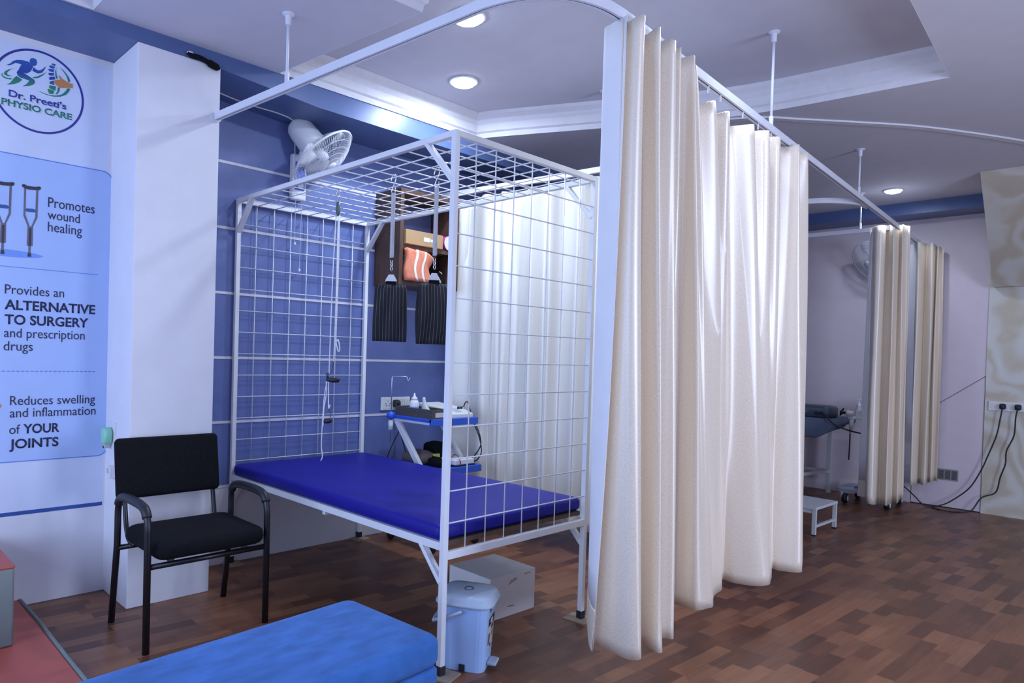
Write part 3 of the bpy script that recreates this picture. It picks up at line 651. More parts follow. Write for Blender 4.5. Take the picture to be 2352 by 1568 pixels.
# ------------------------------------------------------------------ wall fans
def wall_fan(name, label, base, axis, M0, rise, R=.215, group=None):
    # M0: wall frame (z = out of wall, x = up)
    t = thing(name, label, 'fan', base, group=group)
    out = Vector(M0); axis = Vector(axis).normalized(); b0 = Vector(base); side = Vector((0, 0, 1)).cross(out).normalized()
    def wb(a0, a1, s0, s1, z0, z1):
        mb = MB(); v = []
        for z in (z0, z1):
            for a, s in ((a0, s0), (a1, s0), (a1, s1), (a0, s1)): v.append(mb.bm.verts.new(b0+out*a+side*s+Vector((0, 0, z))))
        for f in ((0,3,2,1),(4,5,6,7),(0,1,5,4),(1,2,6,5),(2,3,7,6),(3,0,4,7)): mb.bm.faces.new([v[i] for i in f])
        return mb
    bs = wb(0, .045, -.05, .05, -.16, .12).build('wall_bracket', M_FANW, t, bevel=.012, smooth=False)
    wb(.045, .052, -.032, .032, -.10, .07).build('control_panel', M_BLUEPL, bs, bevel=.002)
    MB().lathe([(0, 0), (.02, 0), (.021, .012), (.016, .018), (0, .019)], frame(b0+out*.05+Vector((0, 0, -.075)), out), 18).build('speed_knob', M_WHITEP, bs, smooth=True)
    pv = b0+out*.115+Vector((0, 0, rise))
    MB().tube(catmull([b0+out*.03+Vector((0, 0, .09)), b0+out*.08+Vector((0, 0, .10)), pv+Vector((0, 0, -.03))], 5), [.03]*11, 12).build('neck', M_FANW, t, smooth=True)
    c = pv + axis*.16
    F = frame(c, axis)
    T = lambda z: F @ Matrix.Translation((0, 0, z))
    MB().lathe([(0, -.285), (.03, -.283), (.055, -.272), (.072, -.25), (.080, -.21), (.083, -.14), (.082, -.085), (.066, -.065), (0, -.06)], F, 28).build('motor_housing', M_FANW, t, smooth=True)
    def cage(sgn, depth, nrad, rmin, nring):
        mb = MB()
        def pt(r, a):
            u = r/R; return F @ Vector((r*cos(a), r*sin(a), sgn*depth*(1-u**3.0)))
        for k in range(nrad):
            a = 2*pi*k/nrad; mb.tube([pt(rmin+(R-rmin)*q/7, a+.22*(1-q/7)*sgn) for q in range(8)], .0011, 4, cap=False)
        for q in range(nring):
            r = rmin+(R-rmin)*(q/(nring)); mb.tube([pt(r, 2*pi*j/32) for j in range(32)], .0014, 4, closed=True)
        return mb
    cage(-1, .075, 60, .07, 2).build('rear_grille', M_FANW, t, smooth=True)
    fg = cage(1, .075, 84, .032, 5).build('front_grille', M_FANW, t, smooth=True)
    MB().lathe([(0, .074), (.034, .073), (.035, .078), (.02, .082), (0, .083)], F, 24).build('badge', M_FANW, fg, smooth=True)
    MB().tube([F @ Vector((R*cos(2*pi*j/48), R*sin(2*pi*j/48), 0)) for j in range(48)], .0065, 8, closed=True).build('rim', M_FANW, t, smooth=True)
    MB().lathe([(0, -.055), (.036, -.055), (.038, -.02), (.03, .02), (0, .03)], F, 20).build('hub', M_FANW, t, smooth=True)
    for q in range(3):
        mb = MB(); rows = []
        for i in range(9):
            u = i/8; r = .03+.155*u; hw = (.5+.32*sin(pi*min(1, u*.9)))
            rows.append([F @ Vector((r*cos(2*pi*q/3+hw*(w-.5)*1.5), r*sin(2*pi*q/3+hw*(w-.5)*1.5), -.03+.05*(w-.5)*(1-.4*u))) for w in (0, .25, .5, .75, 1)])
        mb.sheet(rows).build('blade', M_FANW, t, smooth=True, solid=.002)
    return t
f1 = wall_fan('wall_fan', 'white wall fan on the blue wall above the mesh cage, tilted down', (.0265, .395, 2.345), (.46, .41, -.70), (1, 0, 0), .21, .215, 'white wall fans')
for dy, zb in ((-.02, 1.925), (.025, 1.765)):
    cordp = MB().tube([(.062, .395+dy, 2.20), (.060, .395+dy*.9, 2.0), (.060, .395+dy*.8, zb)], .0010, 5).build('pull_cord', M_ROPE, f1)
    MB().lathe([(0, 0), (.006, .001), (.0075, .009), (.004, .018), (0, .019)], Matrix.Translation((.060, .395+dy*.8, zb-.018)), 12).build('pull_bead', M_WHITEP, cordp, smooth=True)
wall_fan('wall_fan', 'white wall fan on the far pinkish wall, partly behind a gathered curtain', (1.86, FY, 2.27), (-.32, -.76, -.52), (0, -1, 0), .08, .20, 'white wall fans')
tag(MB().tube(catmull([(.143, -.275, 2.679), (.123, -.009, 2.660), (.150, .193, 2.646), (.13, .30, 2.639), (.06, .365, 2.634), (.033, .378, 2.60), (.031, .380, 2.50), (.034, .382, 2.462)], 6), .004, 6).build('fan_wire', M_STRIP, None, smooth=True), 'thin white cable run along under the blue beam down to the fan', 'cable')

# ------------------------------------------------------------------ wall shelf and what is on it
sh = thing('wall_shelf', 'dark brown wooden wall shelf on the blue wall behind the cage', 'shelf', (.03, 1.35, 1.71))
B(.0297, .30, 1.015, 1.045, 1.71, 2.345).build('side_panel', M_WOOD, sh, bevel=.002)
B(.0297, .30, 1.52, 1.55, 1.71, 2.345).build('side_panel', M_WOOD, sh, bevel=.002)
B(.0297, .30, 1.045, 1.52, 2.315, 2.345).build('top_board', M_WOOD, sh, bevel=.002)
B(.0297, .30, 1.045, 1.52, 1.71, 1.74).build('bottom_board', M_WOOD, sh, bevel=.002)
B(.0297, .29, 1.045, 1.52, 1.955, 1.983).build('middle_board', M_WOOD, sh, bevel=.002)
cbx = thing('cardboard_box', 'brown cardboard box on the upper board of the wall shelf', 'box', (.2, 1.2, 1.983))
B(.09, .315, 1.055, 1.385, 1.983, 2.078).build('carton', M_CARTON, cbx, bevel=.003)
B(.3155, .3165, 1.21, 1.265, 2.015, 2.043).build('paper_label', M_WHITEP, cbx); B(.3155, .3165, 1.27, 1.29, 2.018, 2.036).build('paper_label', M_WHITEP, cbx)
tr = thing('tape_roll', 'magenta tape roll beside the cardboard box on the shelf', 'roll', (.18, 1.47, 1.983))
MB().lathe([(.028, -.09), (.050, -.09), (.052, 0), (.050, .09), (.028, .09)], frame((.205, 1.452, 2.0355), (1, .10, 0)), 24).build('roll', M_PINKR, tr, smooth=False)
for sz in (-.0925, .0905): MB().lathe([(0, 0), (.05, 0), (.05, .002), (0, .002)], frame(Vector((.205, 1.452, 2.0355))+Vector((.995, .0995, 0))*sz, (1, .10, 0)), 24).build('end_disc', M_WHITEP, tr)
tw = thing('folded_towel', 'orange towel with white stripes stuffed in the lower shelf', 'towel', (.22, 1.16, 1.74))
def towel(mb, grow=0, ya=None, yb=None):
    rows = []
    for i in range(11):
        v = i/10; rows.append([])
        for j in range(15):
            u = (j/14) if ya is None else ya+(yb-ya)*j/14
            yy = 1.05 + .27*u*(1-.28*v if v < .55 else .846-.0+.35*(v-.55)) - .01*sin(v*6)
            xx = .315 + .028*sin(pi*u)*(1-.4*v) + grow + .006*sin(9*u+4*v)
            rows[-1].append(Vector((xx-.05*(u**3), yy, 1.742+.212*v - .03*u*(v**2))))
    mb.sheet(rows); return mb
towel(MB()).build('cloth', M_ORANGE, tw, smooth=True, solid=.045)
for a, b in ((.24, .31), (.50, .57)): towel(MB(), .0235, a, b).build('white_stripe', M_LIN, tw, smooth=True, solid=.003)
tag(cushion(.10, .24, 1.36, 1.50, 1.74, 1.80, .02).build('black_pouch', M_BLACKF, None, smooth=True, origin=(.17, 1.44, 1.74)), 'small black pouch on the bottom board of the wall shelf', 'pouch')

# ------------------------------------------------------------------ trolley by the wall
tl = thing('trolley', 'two tier trolley with blue trays and white slanted legs behind the couch', 'trolley', (.45, 1.29, 0))
TY0, TY1 = 1.066, 1.48
def tray(x0, x1, z, nm):
    p = B(x0, x1, TY0+.004, TY1-.004, z-.035, z-.006).build(nm, M_WHITEP, tl, bevel=.003)
    mb = MB()
    for a in ((x0-.006, x1+.006, TY0-.004, TY0+.014, z-.018, z+.004), (x0-.006, x1+.006, TY1-.014, TY1+.004, z-.034, z+.004), (x1-.012, x1+.008, TY0-.004, TY1+.004, z-.04, z+.004), (x0-.008, x0+.012, TY0-.004, TY1+.004, z-.034, z+.004), (x0, x1, TY0, TY1, z-.006, z-.001)): mb.box(*a)
    mb.build('blue_rim', M_BLUEPL, p, bevel=.003)
tray(.19, .60, .842, 'top_tray'); tray(.20, .645, .530, 'lower_tray')
for y in (TY0+.02, TY1-.010):
    MB().bar((.235, y, .815), (.51, y, .50), .028, .040).build('leg', M_METAL, tl, bevel=.003)
    MB().bar((.25, y, .505), (.51, y, .09), .028, .040).build('leg', M_METAL, tl, bevel=.003)
    MB().bar((.18, y, .085), (.64, y, .085), .03, .03).build('foot_bar', M_METAL, tl, bevel=.003)
    for x in (.20, .62):
        cst = MB().lathe([(0, -.011), (.028, -.011), (.032, -.006), (.032, .006), (.028, .011), (0, .011)], frame((x, y, .032), (0, 1, 0)), 16).build('caster', M_BLACK, tl, smooth=True)
        B(x-.008, x+.008, y-.014, y+.014, .05, .072).build('caster_fork', M_CHROME, cst)
MB().lathe([(0, -.026), (.022, -.022), (.03, -.008), (.03, .008), (.022, .022), (0, .026)], Matrix.Translation((.212, TY0-.014, .842)), 16).build('clamp_ball', M_BLUEPL, tl, smooth=True)
MB().tube([(0.212, 1.052, 0.81), (0.212, 1.052, 0.745)], .017, 14).build('rod_socket', M_WHITEP, tl, smooth=True)
MB().tube([(0.212, 1.052, 0.66), (0.212, 1.052, 1.095), (0.214, 1.054, 1.102), (0.227, 1.068, 1.104), (0.272, 1.121, 1.104), (0.277, 1.126, 1.102), (0.285, 1.134, 1.075), (0.295, 1.14, 1.098)], .0035, 8).build('hook_rod', M_CHROME, tl, smooth=True)
bk = thing('wicker_basket', 'dark grey woven basket on the top tray of the trolley', 'basket', (.40, 1.15, .842))
mb = MB()
for a in ((.215, .585, 1.085, 1.092, .842, .905), (.215, .585, 1.225, 1.232, .842, .905), (.215, .222, 1.092, 1.225, .842, .905), (.578, .585, 1.092, 1.225, .842, .905), (.22, .58, 1.09, 1.226, .842, .847)): mb.box(*a)
mb.build('woven_body', M_WICK, bk, bevel=.002)
B(.5855, .5865, 1.115, 1.20, .855, .885).build('paper_tag', M_LABEL, bk)
bo = thing('squeeze_bottle', 'white nozzle bottle standing in the grey woven basket', 'bottle', (.335, 1.15, .847))
MB().lathe([(0, 0), (.030, 0), (.032, .004), (.032, .085), (.026, .098), (.022, .103), (0, .103)], Matrix.Translation((.335, 1.15, .847)), 20).build('body', M_WHITEP, bo, smooth=True)
MB().lathe([(0, .103), (.022, .103), (.02, .118), (.008, .128), (.004, .15), (0, .152)], Matrix.Translation((.335, 1.15, .847)), 18).build('nozzle_cap', M_WHITEP, bo, smooth=True)
MB().lathe([(.0323, .02), (.0326, .021), (.0326, .06), (.0323, .061)], Matrix.Translation((.335, 1.15, .847)), 20).build('printed_label', M_CR_E, bo, smooth=True)
cu = thing('plastic_pouch', 'clear plastic pouch draped over the front rim of the woven basket', 'pouch', (.50, 1.12, .88))
MB().loft([[Vector((.47+dx+a*.5, 1.125+b*.3, z)) for a, b in rrect(0, 0, hx, hy, min(hx, hy)*.9, 3)] for z, hx, hy, dx in ((.862, .075, .06, .03), (.88, .085, .07, .02), (.91, .06, .06, .005), (.94, .03, .04, -.005), (.96, .018, .03, -.01), (.978, .018, .028, -.012))]).build('pouch_body', M_CLEAR, cu, smooth=True)
dv = thing('electrotherapy_unit', 'ivory electrotherapy console with knobs on the trolley top', 'console', (.42, 1.38, .842))
MB().prism([(.24, 1.262, .842), (.585, 1.262, .842), (.585, 1.262, .872), (.47, 1.262, .905), (.24, 1.262, .925)], (0, .196, 0)).build('case', M_IVORY, dv, bevel=.006)
def onface(u, y, r, h, mat, nm, par):   # on the sloping fascia
    o = Vector((.585-.115*u, y, .872+.033*u)); nrm = Vector((.033, 0, .115)).normalized()
    return MB().lathe([(0, 0), (r, 0), (r*.85, h), (0, h)], frame(o, nrm), 16).build(nm, mat, par, smooth=False)
for y in (1.40, 1.428): onface(.75, y, .010, .014, M_BLACK, 'knob', dv)
onface(.75, 1.446, .014, .012, M_CHROME, 'socket', dv)
MB().prism([(.50, 1.285, .8975), (.53, 1.285, .889), (.53, 1.285, .890), (.50, 1.285, .8985)], (0, .03, 0)).build('display', M_LCD, dv)
MB().prism([(.49, 1.33, .9003), (.56, 1.33, .880), (.56, 1.33, .8808), (.49, 1.33, .9011)], (0, .055, 0)).build('button_strip', M_BINLID, dv)
tag(MB().tube(catmull([(.503, 1.446, .910), (.505, 1.462, .94), (.505, 1.487, .935), (.52, 1.497, .88), (.55, 1.50, .80), (.60, 1.502, .72), (.63, 1.502, .62), (.60, 1.498, .560), (.575, 1.49, .545)], 6), .004, 6).build('device_cable', M_BLACK, None, smooth=True), 'black lead looping from the ivory console down to the lower tray', 'cable')
tag(MB().tube(catmull([(.42, 1.49, .850), (.50, 1.508, .83), (.58, 1.512, .76), (.61, 1.514, .66), (.56, 1.508, .58), (.52, 1.49, .545)], 6), .004, 6).build('device_cable', M_BLACK, None, smooth=True), 'second black lead crossing over the trolley edge behind the console', 'cable')
lw = thing('white_module', 'white plastic stimulator module on the lower blue tray', 'module', (.56, 1.42, .53))
B(.465, .628, 1.262, 1.446, .5325, .542).build('base', M_BLACK, lw, bevel=.003)
B(.47, .624, 1.266, 1.441, .542, .575).build('case', M_WHITEP, lw, bevel=.004)
tag(MB().tube(catmull([(.50, 1.36, .577), (.55, 1.33, .60), (.62, 1.30, .59), (.652, 1.29, .55), (.60, 1.34, .58), (.56, 1.42, .578)], 6), .0025, 5).build('red_lead', mk('dark_red_lead', (.25, .02, .04), .5), None, smooth=True), 'dark red lead lying across the white module', 'cable')
bp_ = cushion(.24, .46, 1.112, 1.28, .5305, .60, .03, .02); tag(bp_.build('grey_pad', mk('taupe_pad', (.16, .13, .12), .8), None, smooth=True, origin=(.35, 1.18, .53)), 'taupe folded pad lying on the left of the lower tray', 'pad')
tag(cushion(.47, .60, 1.15, 1.215, .53, .585, .02, .01).build('black_strap', M_BLACKF, None, smooth=True, origin=(.53, 1.18, .53)), 'black strap hanging at the front edge of the lower tray', 'strap')
tag(cushion(.26, .42, 1.285, 1.42, .5305, .655, .03, .01).build('black_bag', M_BLACKF, None, smooth=True, origin=(.34, 1.38, .53)), 'black bag at the back of the lower trolley tray', 'bag')
tag(cushion(.44, .465, 1.225, 1.285, .53, .60, .01).build('lime_cloth', M_LIME, None, smooth=True, origin=(.45, 1.25, .53)), 'lime green cloth scrap between the pads on the lower tray', 'cloth')

so = thing('wall_socket', 'white switch socket plate on the blue wall beside the trolley', 'socket', (.0265, 1.23, .856))
B(.0296, .04, 1.10, 1.36, .858, .95).build('plate', M_WHITEP, so, bevel=.003)
B(.04, .042, 1.115, 1.20, .868, .94).build('socket_face', M_WHITEP, so, bevel=.001)
hl = MB()
for dy, dz in ((0, .018), (-.018, 0), (.018, 0), (-.012, -.014), (.012, -.014)): hl.tube([(.0415, 1.157+dy, .904+dz), (.0426, 1.157+dy, .904+dz)], .004, 8)
hl.build('holes', M_DARK, so)
for k in range(4): B(.04, .0435, 1.265+.022*k, 1.283+.022*k, .872, .936).build('switch', M_IVORY, so, bevel=.001)
pg = thing('power_plug', 'black plug in the blue wall socket with two trailing cables', 'plug', (.06, 1.215, .86))
MB().loft([[Vector((x, 1.222+a, .905+b)) for a, b in rrect(0, 0, hh, hh*1.15, hh*.5, 3)] for x, hh in ((.0425, .022), (.06, .024), (.085, .016))]).build('plug_body', M_BLACK, pg, smooth=True)
MB().tube(catmull([(.07, 1.222, .89), (.075, 1.222, .84), (.08, 1.23, .72), (.08, 1.20, .66), (.08, 1.14, .55), (.08, 1.11, .45)], 6), .0045, 6).build('cable', M_BLACK, pg, smooth=True)
MB().tube(catmull([(.072, 1.226, .89), (.077, 1.23, .80), (.09, 1.24, .70), (.11, 1.27, .58), (.13, 1.30, .48), (.14, 1.33, .40)], 6), .0045, 6).build('cable', M_BLACK, pg, smooth=True)
# ------------------------------------------------------------------ curtain rails
ZR2 = 2.435
def rail_x(y): return 2.4821 - .0640*y
def rail(path, t, nm='rail'):
    P = [Vector((p[0], p[1], ZR2)) for p in path]; hw, hh = .013, .0175
    prof = [(-hw, hh), (hw, hh), (hw, -hh), (.0035, -hh), (.0035, -hh+.012), (-.0035, -hh+.012), (-.0035, -hh), (-hw, -hh)]
    rings = []
    for i, p in enumerate(P):
        a = P[max(0, i-1)]; b = P[min(len(P)-1, i+1)]; d = (b-a).normalized(); n = Vector((-d.y, d.x, 0))
        rings.append([p+n*u+Vector((0, 0, v)) for u, v in prof])
    MB().loft(rings).build(nm, M_RAIL, t)
    rings = []
    for i, p in enumerate(P):
        a = P[max(0, i-1)]; b = P[min(len(P)-1, i+1)]; d = (b-a).normalized(); n = Vector((-d.y, d.x, 0))
        rings.append([p+n*u+Vector((0, 0, v)) for u, v in ((-.0033, -hh+.003), (.0033, -hh+.003), (.0033, -hh+.0115), (-.0033, -hh+.0115))])
    MB().loft(rings).build('slot', M_DARK, t)
def rod(x, y, zc, t):
    r = MB().tube([(x, y, ZR2+.017), (x, y, zc-.004)], .0065, 10).build('hanger_rod', M_RAIL, t, smooth=True)
    MB().lathe([(0, 0), (.028, 0), (.028, -.004), (.014, -.010), (.012, -.05), (0, -.05)], Matrix.Translation((x, y, zc)), 20).build('ceiling_flange', M_RAIL, r)
    MB().tube([(x, y, ZR2+.0175), (x, y, ZR2+.065)], .0105, 10).build('clamp', M_RAIL, r)
rt_ = thing('curtain_rail', 'long white ceiling hung curtain rail bending round the near cubicle corner', 'curtain rail', (1.2, -.3, ZR2))
path = [(0.4172, -0.302), (0.8106, -0.2725), (1.4291, -0.2277), (2.0681, -0.1771)]
cxr, cyr = 2.24, .06
arc = [(2.0681, -0.1771), (2.2021, -0.1648), (2.3258, -0.1194), (2.4134, -0.037), (2.4598, 0.0764), (2.4701, 0.1898), (2.4619, 0.365)]
path = path[:-1] + [(p.x, p.y) for p in catmull([(a, b, 0) for a, b in arc], 5)]
y = .6
while y < 5.75: path.append((rail_x(y), y)); y += .4
path.append((rail_x(FY-.002), FY-.002))
rail(path, rt_)
rod(1.0395, -0.2565, ZC, rt_); rod(rail_x(1.705), 1.705, ZT, rt_); rod(rail_x(3.4882), 3.4882, ZC, rt_)
MB().lathe([(0, 0), (.028, 0), (.028, .008), (0, .008)], frame((.4172, -.302, ZR2), (1, 0, 0)), 18).build('wall_bracket', M_RAIL, rt_)
r2 = thing('curtain_rail', 'white cross rail behind the mesh cage running to the blue wall', 'curtain rail', (1.2, 1.65, ZR2))
rail([(0.03, 1.6238), (0.6045, 1.6926), (1.3477, 1.7792), (1.9445, 1.8493), (rail_x(1.9111)-.014, 1.9008)], r2); rod(1.326, 1.7761, ZT, r2)
r3 = thing('curtain_rail', 'white cross rail with one rod at the far cubicle, beside the distant fan', 'curtain rail', (1.2, 4.62, ZR2))
rail([(0.03, 4.7676), (0.9137, 4.7972), (rail_x(4.8488)-.014, 4.8488)], r3); rod(1.8878, 4.8354, ZC, r3)
r4 = thing('curtain_rail', 'short curved white rail joining the long rail beyond the main curtain', 'curtain rail', (1.6, 3.25, ZR2))
rail([(p.x, p.y) for p in catmull([(.03, 3.30, 0), (1.0, 3.345, 0), (1.6352, 3.3903, 0), (1.8929, 3.416, 0), (2.0372, 3.4676, 0), (2.13, 3.5603, 0), (2.2021, 3.684, 0), (rail_x(3.8696)-.015, 3.849, 0)], 5)], r4)

# ------------------------------------------------------------------ curtains
def curtain(name, label, ctl, zt, zb, loc, mat=None, n=7, rows=34, edge=None, group='cream satin curtains'):
    # ctl: (xt, yt, sag, xb, yb, zb offset)
    t = thing(name, label, 'curtain', loc, group=group)
    T = catmull([(c[0], c[1], c[2]) for c in ctl], n); Bt = catmull([(c[3], c[4], c[5]) for c in ctl], n)
    L = [0]
    for a, b in zip(Bt, Bt[1:]): L.append(L[-1]+(Vector((b.x-a.x, b.y-a.y, 0))).length)
    R, U = [], []
    for i in range(rows+1):
        v = i/rows; row = []; ur = []
        for j in range(len(T)):
            w = v**(.85 if not edge else edge+(.85-edge)*max(0, min(1, (j/n-3)/3)))
            a, b = T[j], Bt[j]; z0 = zt-a.z; z1 = zb+b.z
            wob = .006*sin(3.1*v+j*.21)*sin(pi*v)
            row.append(Vector((a.x+(b.x-a.x)*w+wob, a.y+(b.y-a.y)*w+wob*.5, z0+(z1-z0)*v))); ur.append((L[j]*1.0, (z0+(z1-z0)*v)*1.0))
        R.append(row); U.append(ur)
    MB().sheet(R, U).build('cloth', mat or M_CURT, t, smooth=True, solid=.0022)
    return t
def zig(YT, YB, ot=.055, vt=-.055, ob=.075, vb=-.055, xs=0):
    c = []
    for i, ((yt, st), (yb, zo)) in enumerate(zip(YT, YB)):
        # each pleat leans over: the ridge bulges back towards the previous valley
        dt = (yt-YT[i-1][0]) if i else (YT[1][0]-yt); db = (yb-YB[i-1][0]) if i else (YB[1][0]-yb)
        c.append((rail_x(yt)+ot*.55, yt-.16*dt, st, rail_x(yb)+ob*.55, yb-.20*db, zo))
        c.append((rail_x(yt)+ot, yt-.02*dt, st, rail_x(yb)+ob, yb-.02*db, zo))
        c.append((rail_x(yt)+ot*.62, yt+.12*dt, st, rail_x(yb)+ob*.60, yb+.12*db, zo))
        if i < len(YT)-1:
            yt2, yb2 = (yt+YT[i+1][0])/2, (yb+YB[i+1][0])/2
            c.append((rail_x(yt2)+vt, yt2-.05*dt, (st+YT[i+1][1])/2+.004, rail_x(yb2)+vb, yb2-.05*db, zo+.004))
    return c
PAIRS = [(0.02, 0.1898, 0.012, 2.331, 0.365), (-0.03, 0.2207, 0.012, 2.3155, 0.4011), (0.01, 0.2259, 0.01, 2.3464, 0.4248), (0.055, 0.2362, 0.005, 2.4526, 0.4145), (0.05, 0.2774, 0.002, 2.4856, 0.4495), (-0.05, 0.3135, 0.004, 2.398, 0.5403), (0, 0.3496, 0.002, 2.4093, 0.5805), (0.055, 0.365, 0, 2.4753, 0.5506), (0.045, 0.3959, 0, 2.5011, 0.5454), (-0.05, 0.4372, 0.004, 2.4938, 0.5835), (0.03, 0.4733, 0, 2.4083, 0.633), (0.055, 0.4939, 0, 2.4444, 0.6846), (0.045, 0.5196, 0, 2.465, 0.7237), (-0.04, 0.5403, 0.003, 2.3877, 0.8082), (0.05, 0.566, 0, 2.3568, 0.8804), (-0.04, 0.6124, 0.004, 2.2949, 0.9526), (0.03, 0.6485, 0.002, 2.2702, 1.0865), (0.06, 0.666, 0.002, 2.3774, 1.0711), (0, 0.7052, 0.008, 2.4011, 1.1484), (0.04, 0.7309, 0.014, 2.398, 1.2041), (-0.04, 0.7773, 0.07, 2.3568, 1.2927), (-0.035, 0.8598, 0.11, 2.3392, 1.3566), (0.03, 0.9422, 0.085, 2.3207, 1.4576), (-0.02, 1.0041, 0.115, 2.2846, 1.5298), (0.045, 1.0608, 0.1, 2.263, 1.5937), (-0.03, 1.1896, 0.11, 2.3155, 1.6019), (0.05, 1.3339, 0.085, 2.4052, 1.6483), (-0.03, 1.437, 0.07, 2.4464, 1.6998), (0.05, 1.5401, 0.06, 2.4289, 1.7668), (-0.03, 1.6225, 0.055, 2.3897, 1.8833), (0.05, 1.6998, 0.05, 2.3568, 1.9421), (-0.04, 1.8493, 0.04, 2.3444, 1.9998), (0.01, 1.9627, 0.02, 2.3743, 2.0122), (0.05, 1.9988, 0.015, 2.465, 2.0555), (-0.03, 2.0658, 0.014, 2.4495, 2.1379), (0.05, 2.1482, 0.02, 2.3568, 2.4059), (-0.02, 2.1791, 0.02, 2.3155, 2.4471)]
c1 = [(rail_x(yt)+o, yt, max(sg, .026) if o < .03 else sg, xb, yb, .004*sin(i*1.9)) for i, (o, yt, sg, xb, yb) in enumerate(PAIRS)]
m1 = curtain('privacy_curtain', 'large cream satin curtain pleated along the near rail, beside the mesh cage', c1, 2.4371, 0.157, (2.41, 1.2, .157), rows=44, edge=2.2)
def lin(t, P, zt, zb, nm='lining', mat=None, rows=12, Pb=None):
    T = catmull([(a, b, 0) for a, b in P], 6); Q = catmull([(a, b, 0) for a, b in (Pb or P)], 6); R, U = [], []
    for i in range(rows+1):
        v = i/rows; R.append([Vector((a.x+(b.x-a.x)*v, a.y+(b.y-a.y)*v, zt+(zb-zt)*v)) for a, b in zip(T, Q)]); U.append([(j*.01, zt+(zb-zt)*v) for j in range(len(T))])
    return MB().sheet(R, U).build(nm, mat or M_LIN, t, smooth=True, solid=.002)
FT = [(2.3825, 0.2516), (2.3949, 0.2187), (2.4289, 0.2073), (2.4681, 0.197), (2.5011, 0.1908)]; FB = [(2.1455, 0.5866), (2.2021, 0.5145), (2.264, 0.432), (2.3073, 0.3805), (2.3279, 0.3619)]
def fmix(v): return [(a[0]+(b[0]-a[0])*v, a[1]+(b[1]-a[1])*v) for a, b in zip(FT, FB)]
def flap(z0, z1, nm, mat):
    R, U = [], []
    for i in range(15):
        z = z0+(z1-z0)*i/14; w = (max(0, 2.42-z)/(2.42-.157))**2.2
        T = catmull([(a, b, 0) for a, b in fmix(w)], 6); R.append([Vector((q.x, q.y, z)) for q in T]); U.append([(k*.01, z) for k in range(len(T))])
    MB().sheet(R, U).build(nm, mat, m1, smooth=True, solid=.002)
flap(2.42, .33, 'lining', M_LIN); flap(.33, .157, 'hem', M_CURT)
gl = MB()
for yy in (.25, .37, .49, .65, .94, 1.07, 1.33, 1.53, 1.71, 2.0, 2.15):
    gl.tube([(rail_x(yy), yy, ZR2-.016), (rail_x(yy), yy, ZR2-.045)], .004, 6)
gl.build('gliders', M_WHITEP, m1)

# curtain on the cross rail behind the cage
def rail2y(x): return 1.7297+.117*(x-0.9137)
c2 = []; x = .045; k = 0; random.seed(5)
while x < 2.2:
    w = random.uniform(.05, .15); s = 1 if k % 2 else -1
    c2.append((x, rail2y(x)+.03-random.uniform(.022, .04)*s, .03+(.02 if s < 0 else 0), x+random.uniform(-.02, .03), rail2y(x)+.035-random.uniform(.02, .05)*s, 0)); x += w; k += 1
curtain('privacy_curtain', 'off-white satin curtain hanging behind the mesh cage and trolley', c2, 2.43, .17, (1.2, 1.65, .20), mat=M_CURT2, group='cream satin curtains')
# gathered curtain at the far cubicle corner
c3 = [(1.990, 4.80, .012, 2.015, 4.79, .0), (2.035, 4.775, .008, 2.05, 4.74, -.02), (2.075, 4.80, .004, 2.095, 4.76, -.03), (2.09, 4.86, .003, 2.105, 4.85, -.03), (2.118, 4.83, 0, 2.15, 4.80, -.02), (2.15, 4.79, 0, 2.185, 4.75, -.02), (2.165, 4.86, 0, 2.195, 4.85, -.01), (2.185, 4.90, .002, 2.215, 4.89, .0), (2.20, 4.85, .004, 2.245, 4.83, .0), (2.212, 4.92, .006, 2.24, 4.93, .02), (2.235, 4.93, .012, 2.262, 4.92, .02), (2.222, 4.99, .02, 2.25, 4.99, .03)]
m3 = curtain('privacy_curtain', 'cream curtain bunched at the far cubicle corner in front of the distant trolley', c3, 2.4608, 0.1313, (2.13, 4.9, .13))
lin(m3, [(1.975, 4.805), (1.985, 4.80), (1.995, 4.795)], 2.41, .29, Pb=[(1.958, 4.815), (1.985, 4.802), (2.02, 4.785)])
lin(m3, [(1.958, 4.815), (1.985, 4.802), (2.02, 4.785)], .29, .145, 'hem', M_CURT, Pb=[(1.950, 4.82), (1.98, 4.805), (2.02, 4.785)])
c4 = [(2.128, 5.622, 0, 2.155, 5.61, .02), (2.155, 5.56, 0, 2.175, 5.55, .0), (2.185, 5.60, .005, 2.205, 5.59, .0), (2.20, 5.68, .008, 2.215, 5.67, .01), (2.235, 5.61, .012, 2.25, 5.59, .01), (2.262, 5.60, .018, 2.28, 5.58, .02), (2.27, 5.69, .03, 2.285, 5.68, .03), (2.295, 5.63, .04, 2.315, 5.61, .04), (2.30, 5.70, .045, 2.325, 5.69, .05), (2.325, 5.68, .055, 2.35, 5.66, .05)]
m4 = curtain('privacy_curtain', 'yellowish cream curtain gathered against the far wall, furthest along the rail', c4, 2.4092, 0.1931, (2.22, 5.65, .19))
lin(m4, [(2.070, 5.625), (2.10, 5.612), (2.134, 5.605)], 2.40, .208, Pb=[(2.105, 5.635), (2.13, 5.618), (2.160, 5.598)])

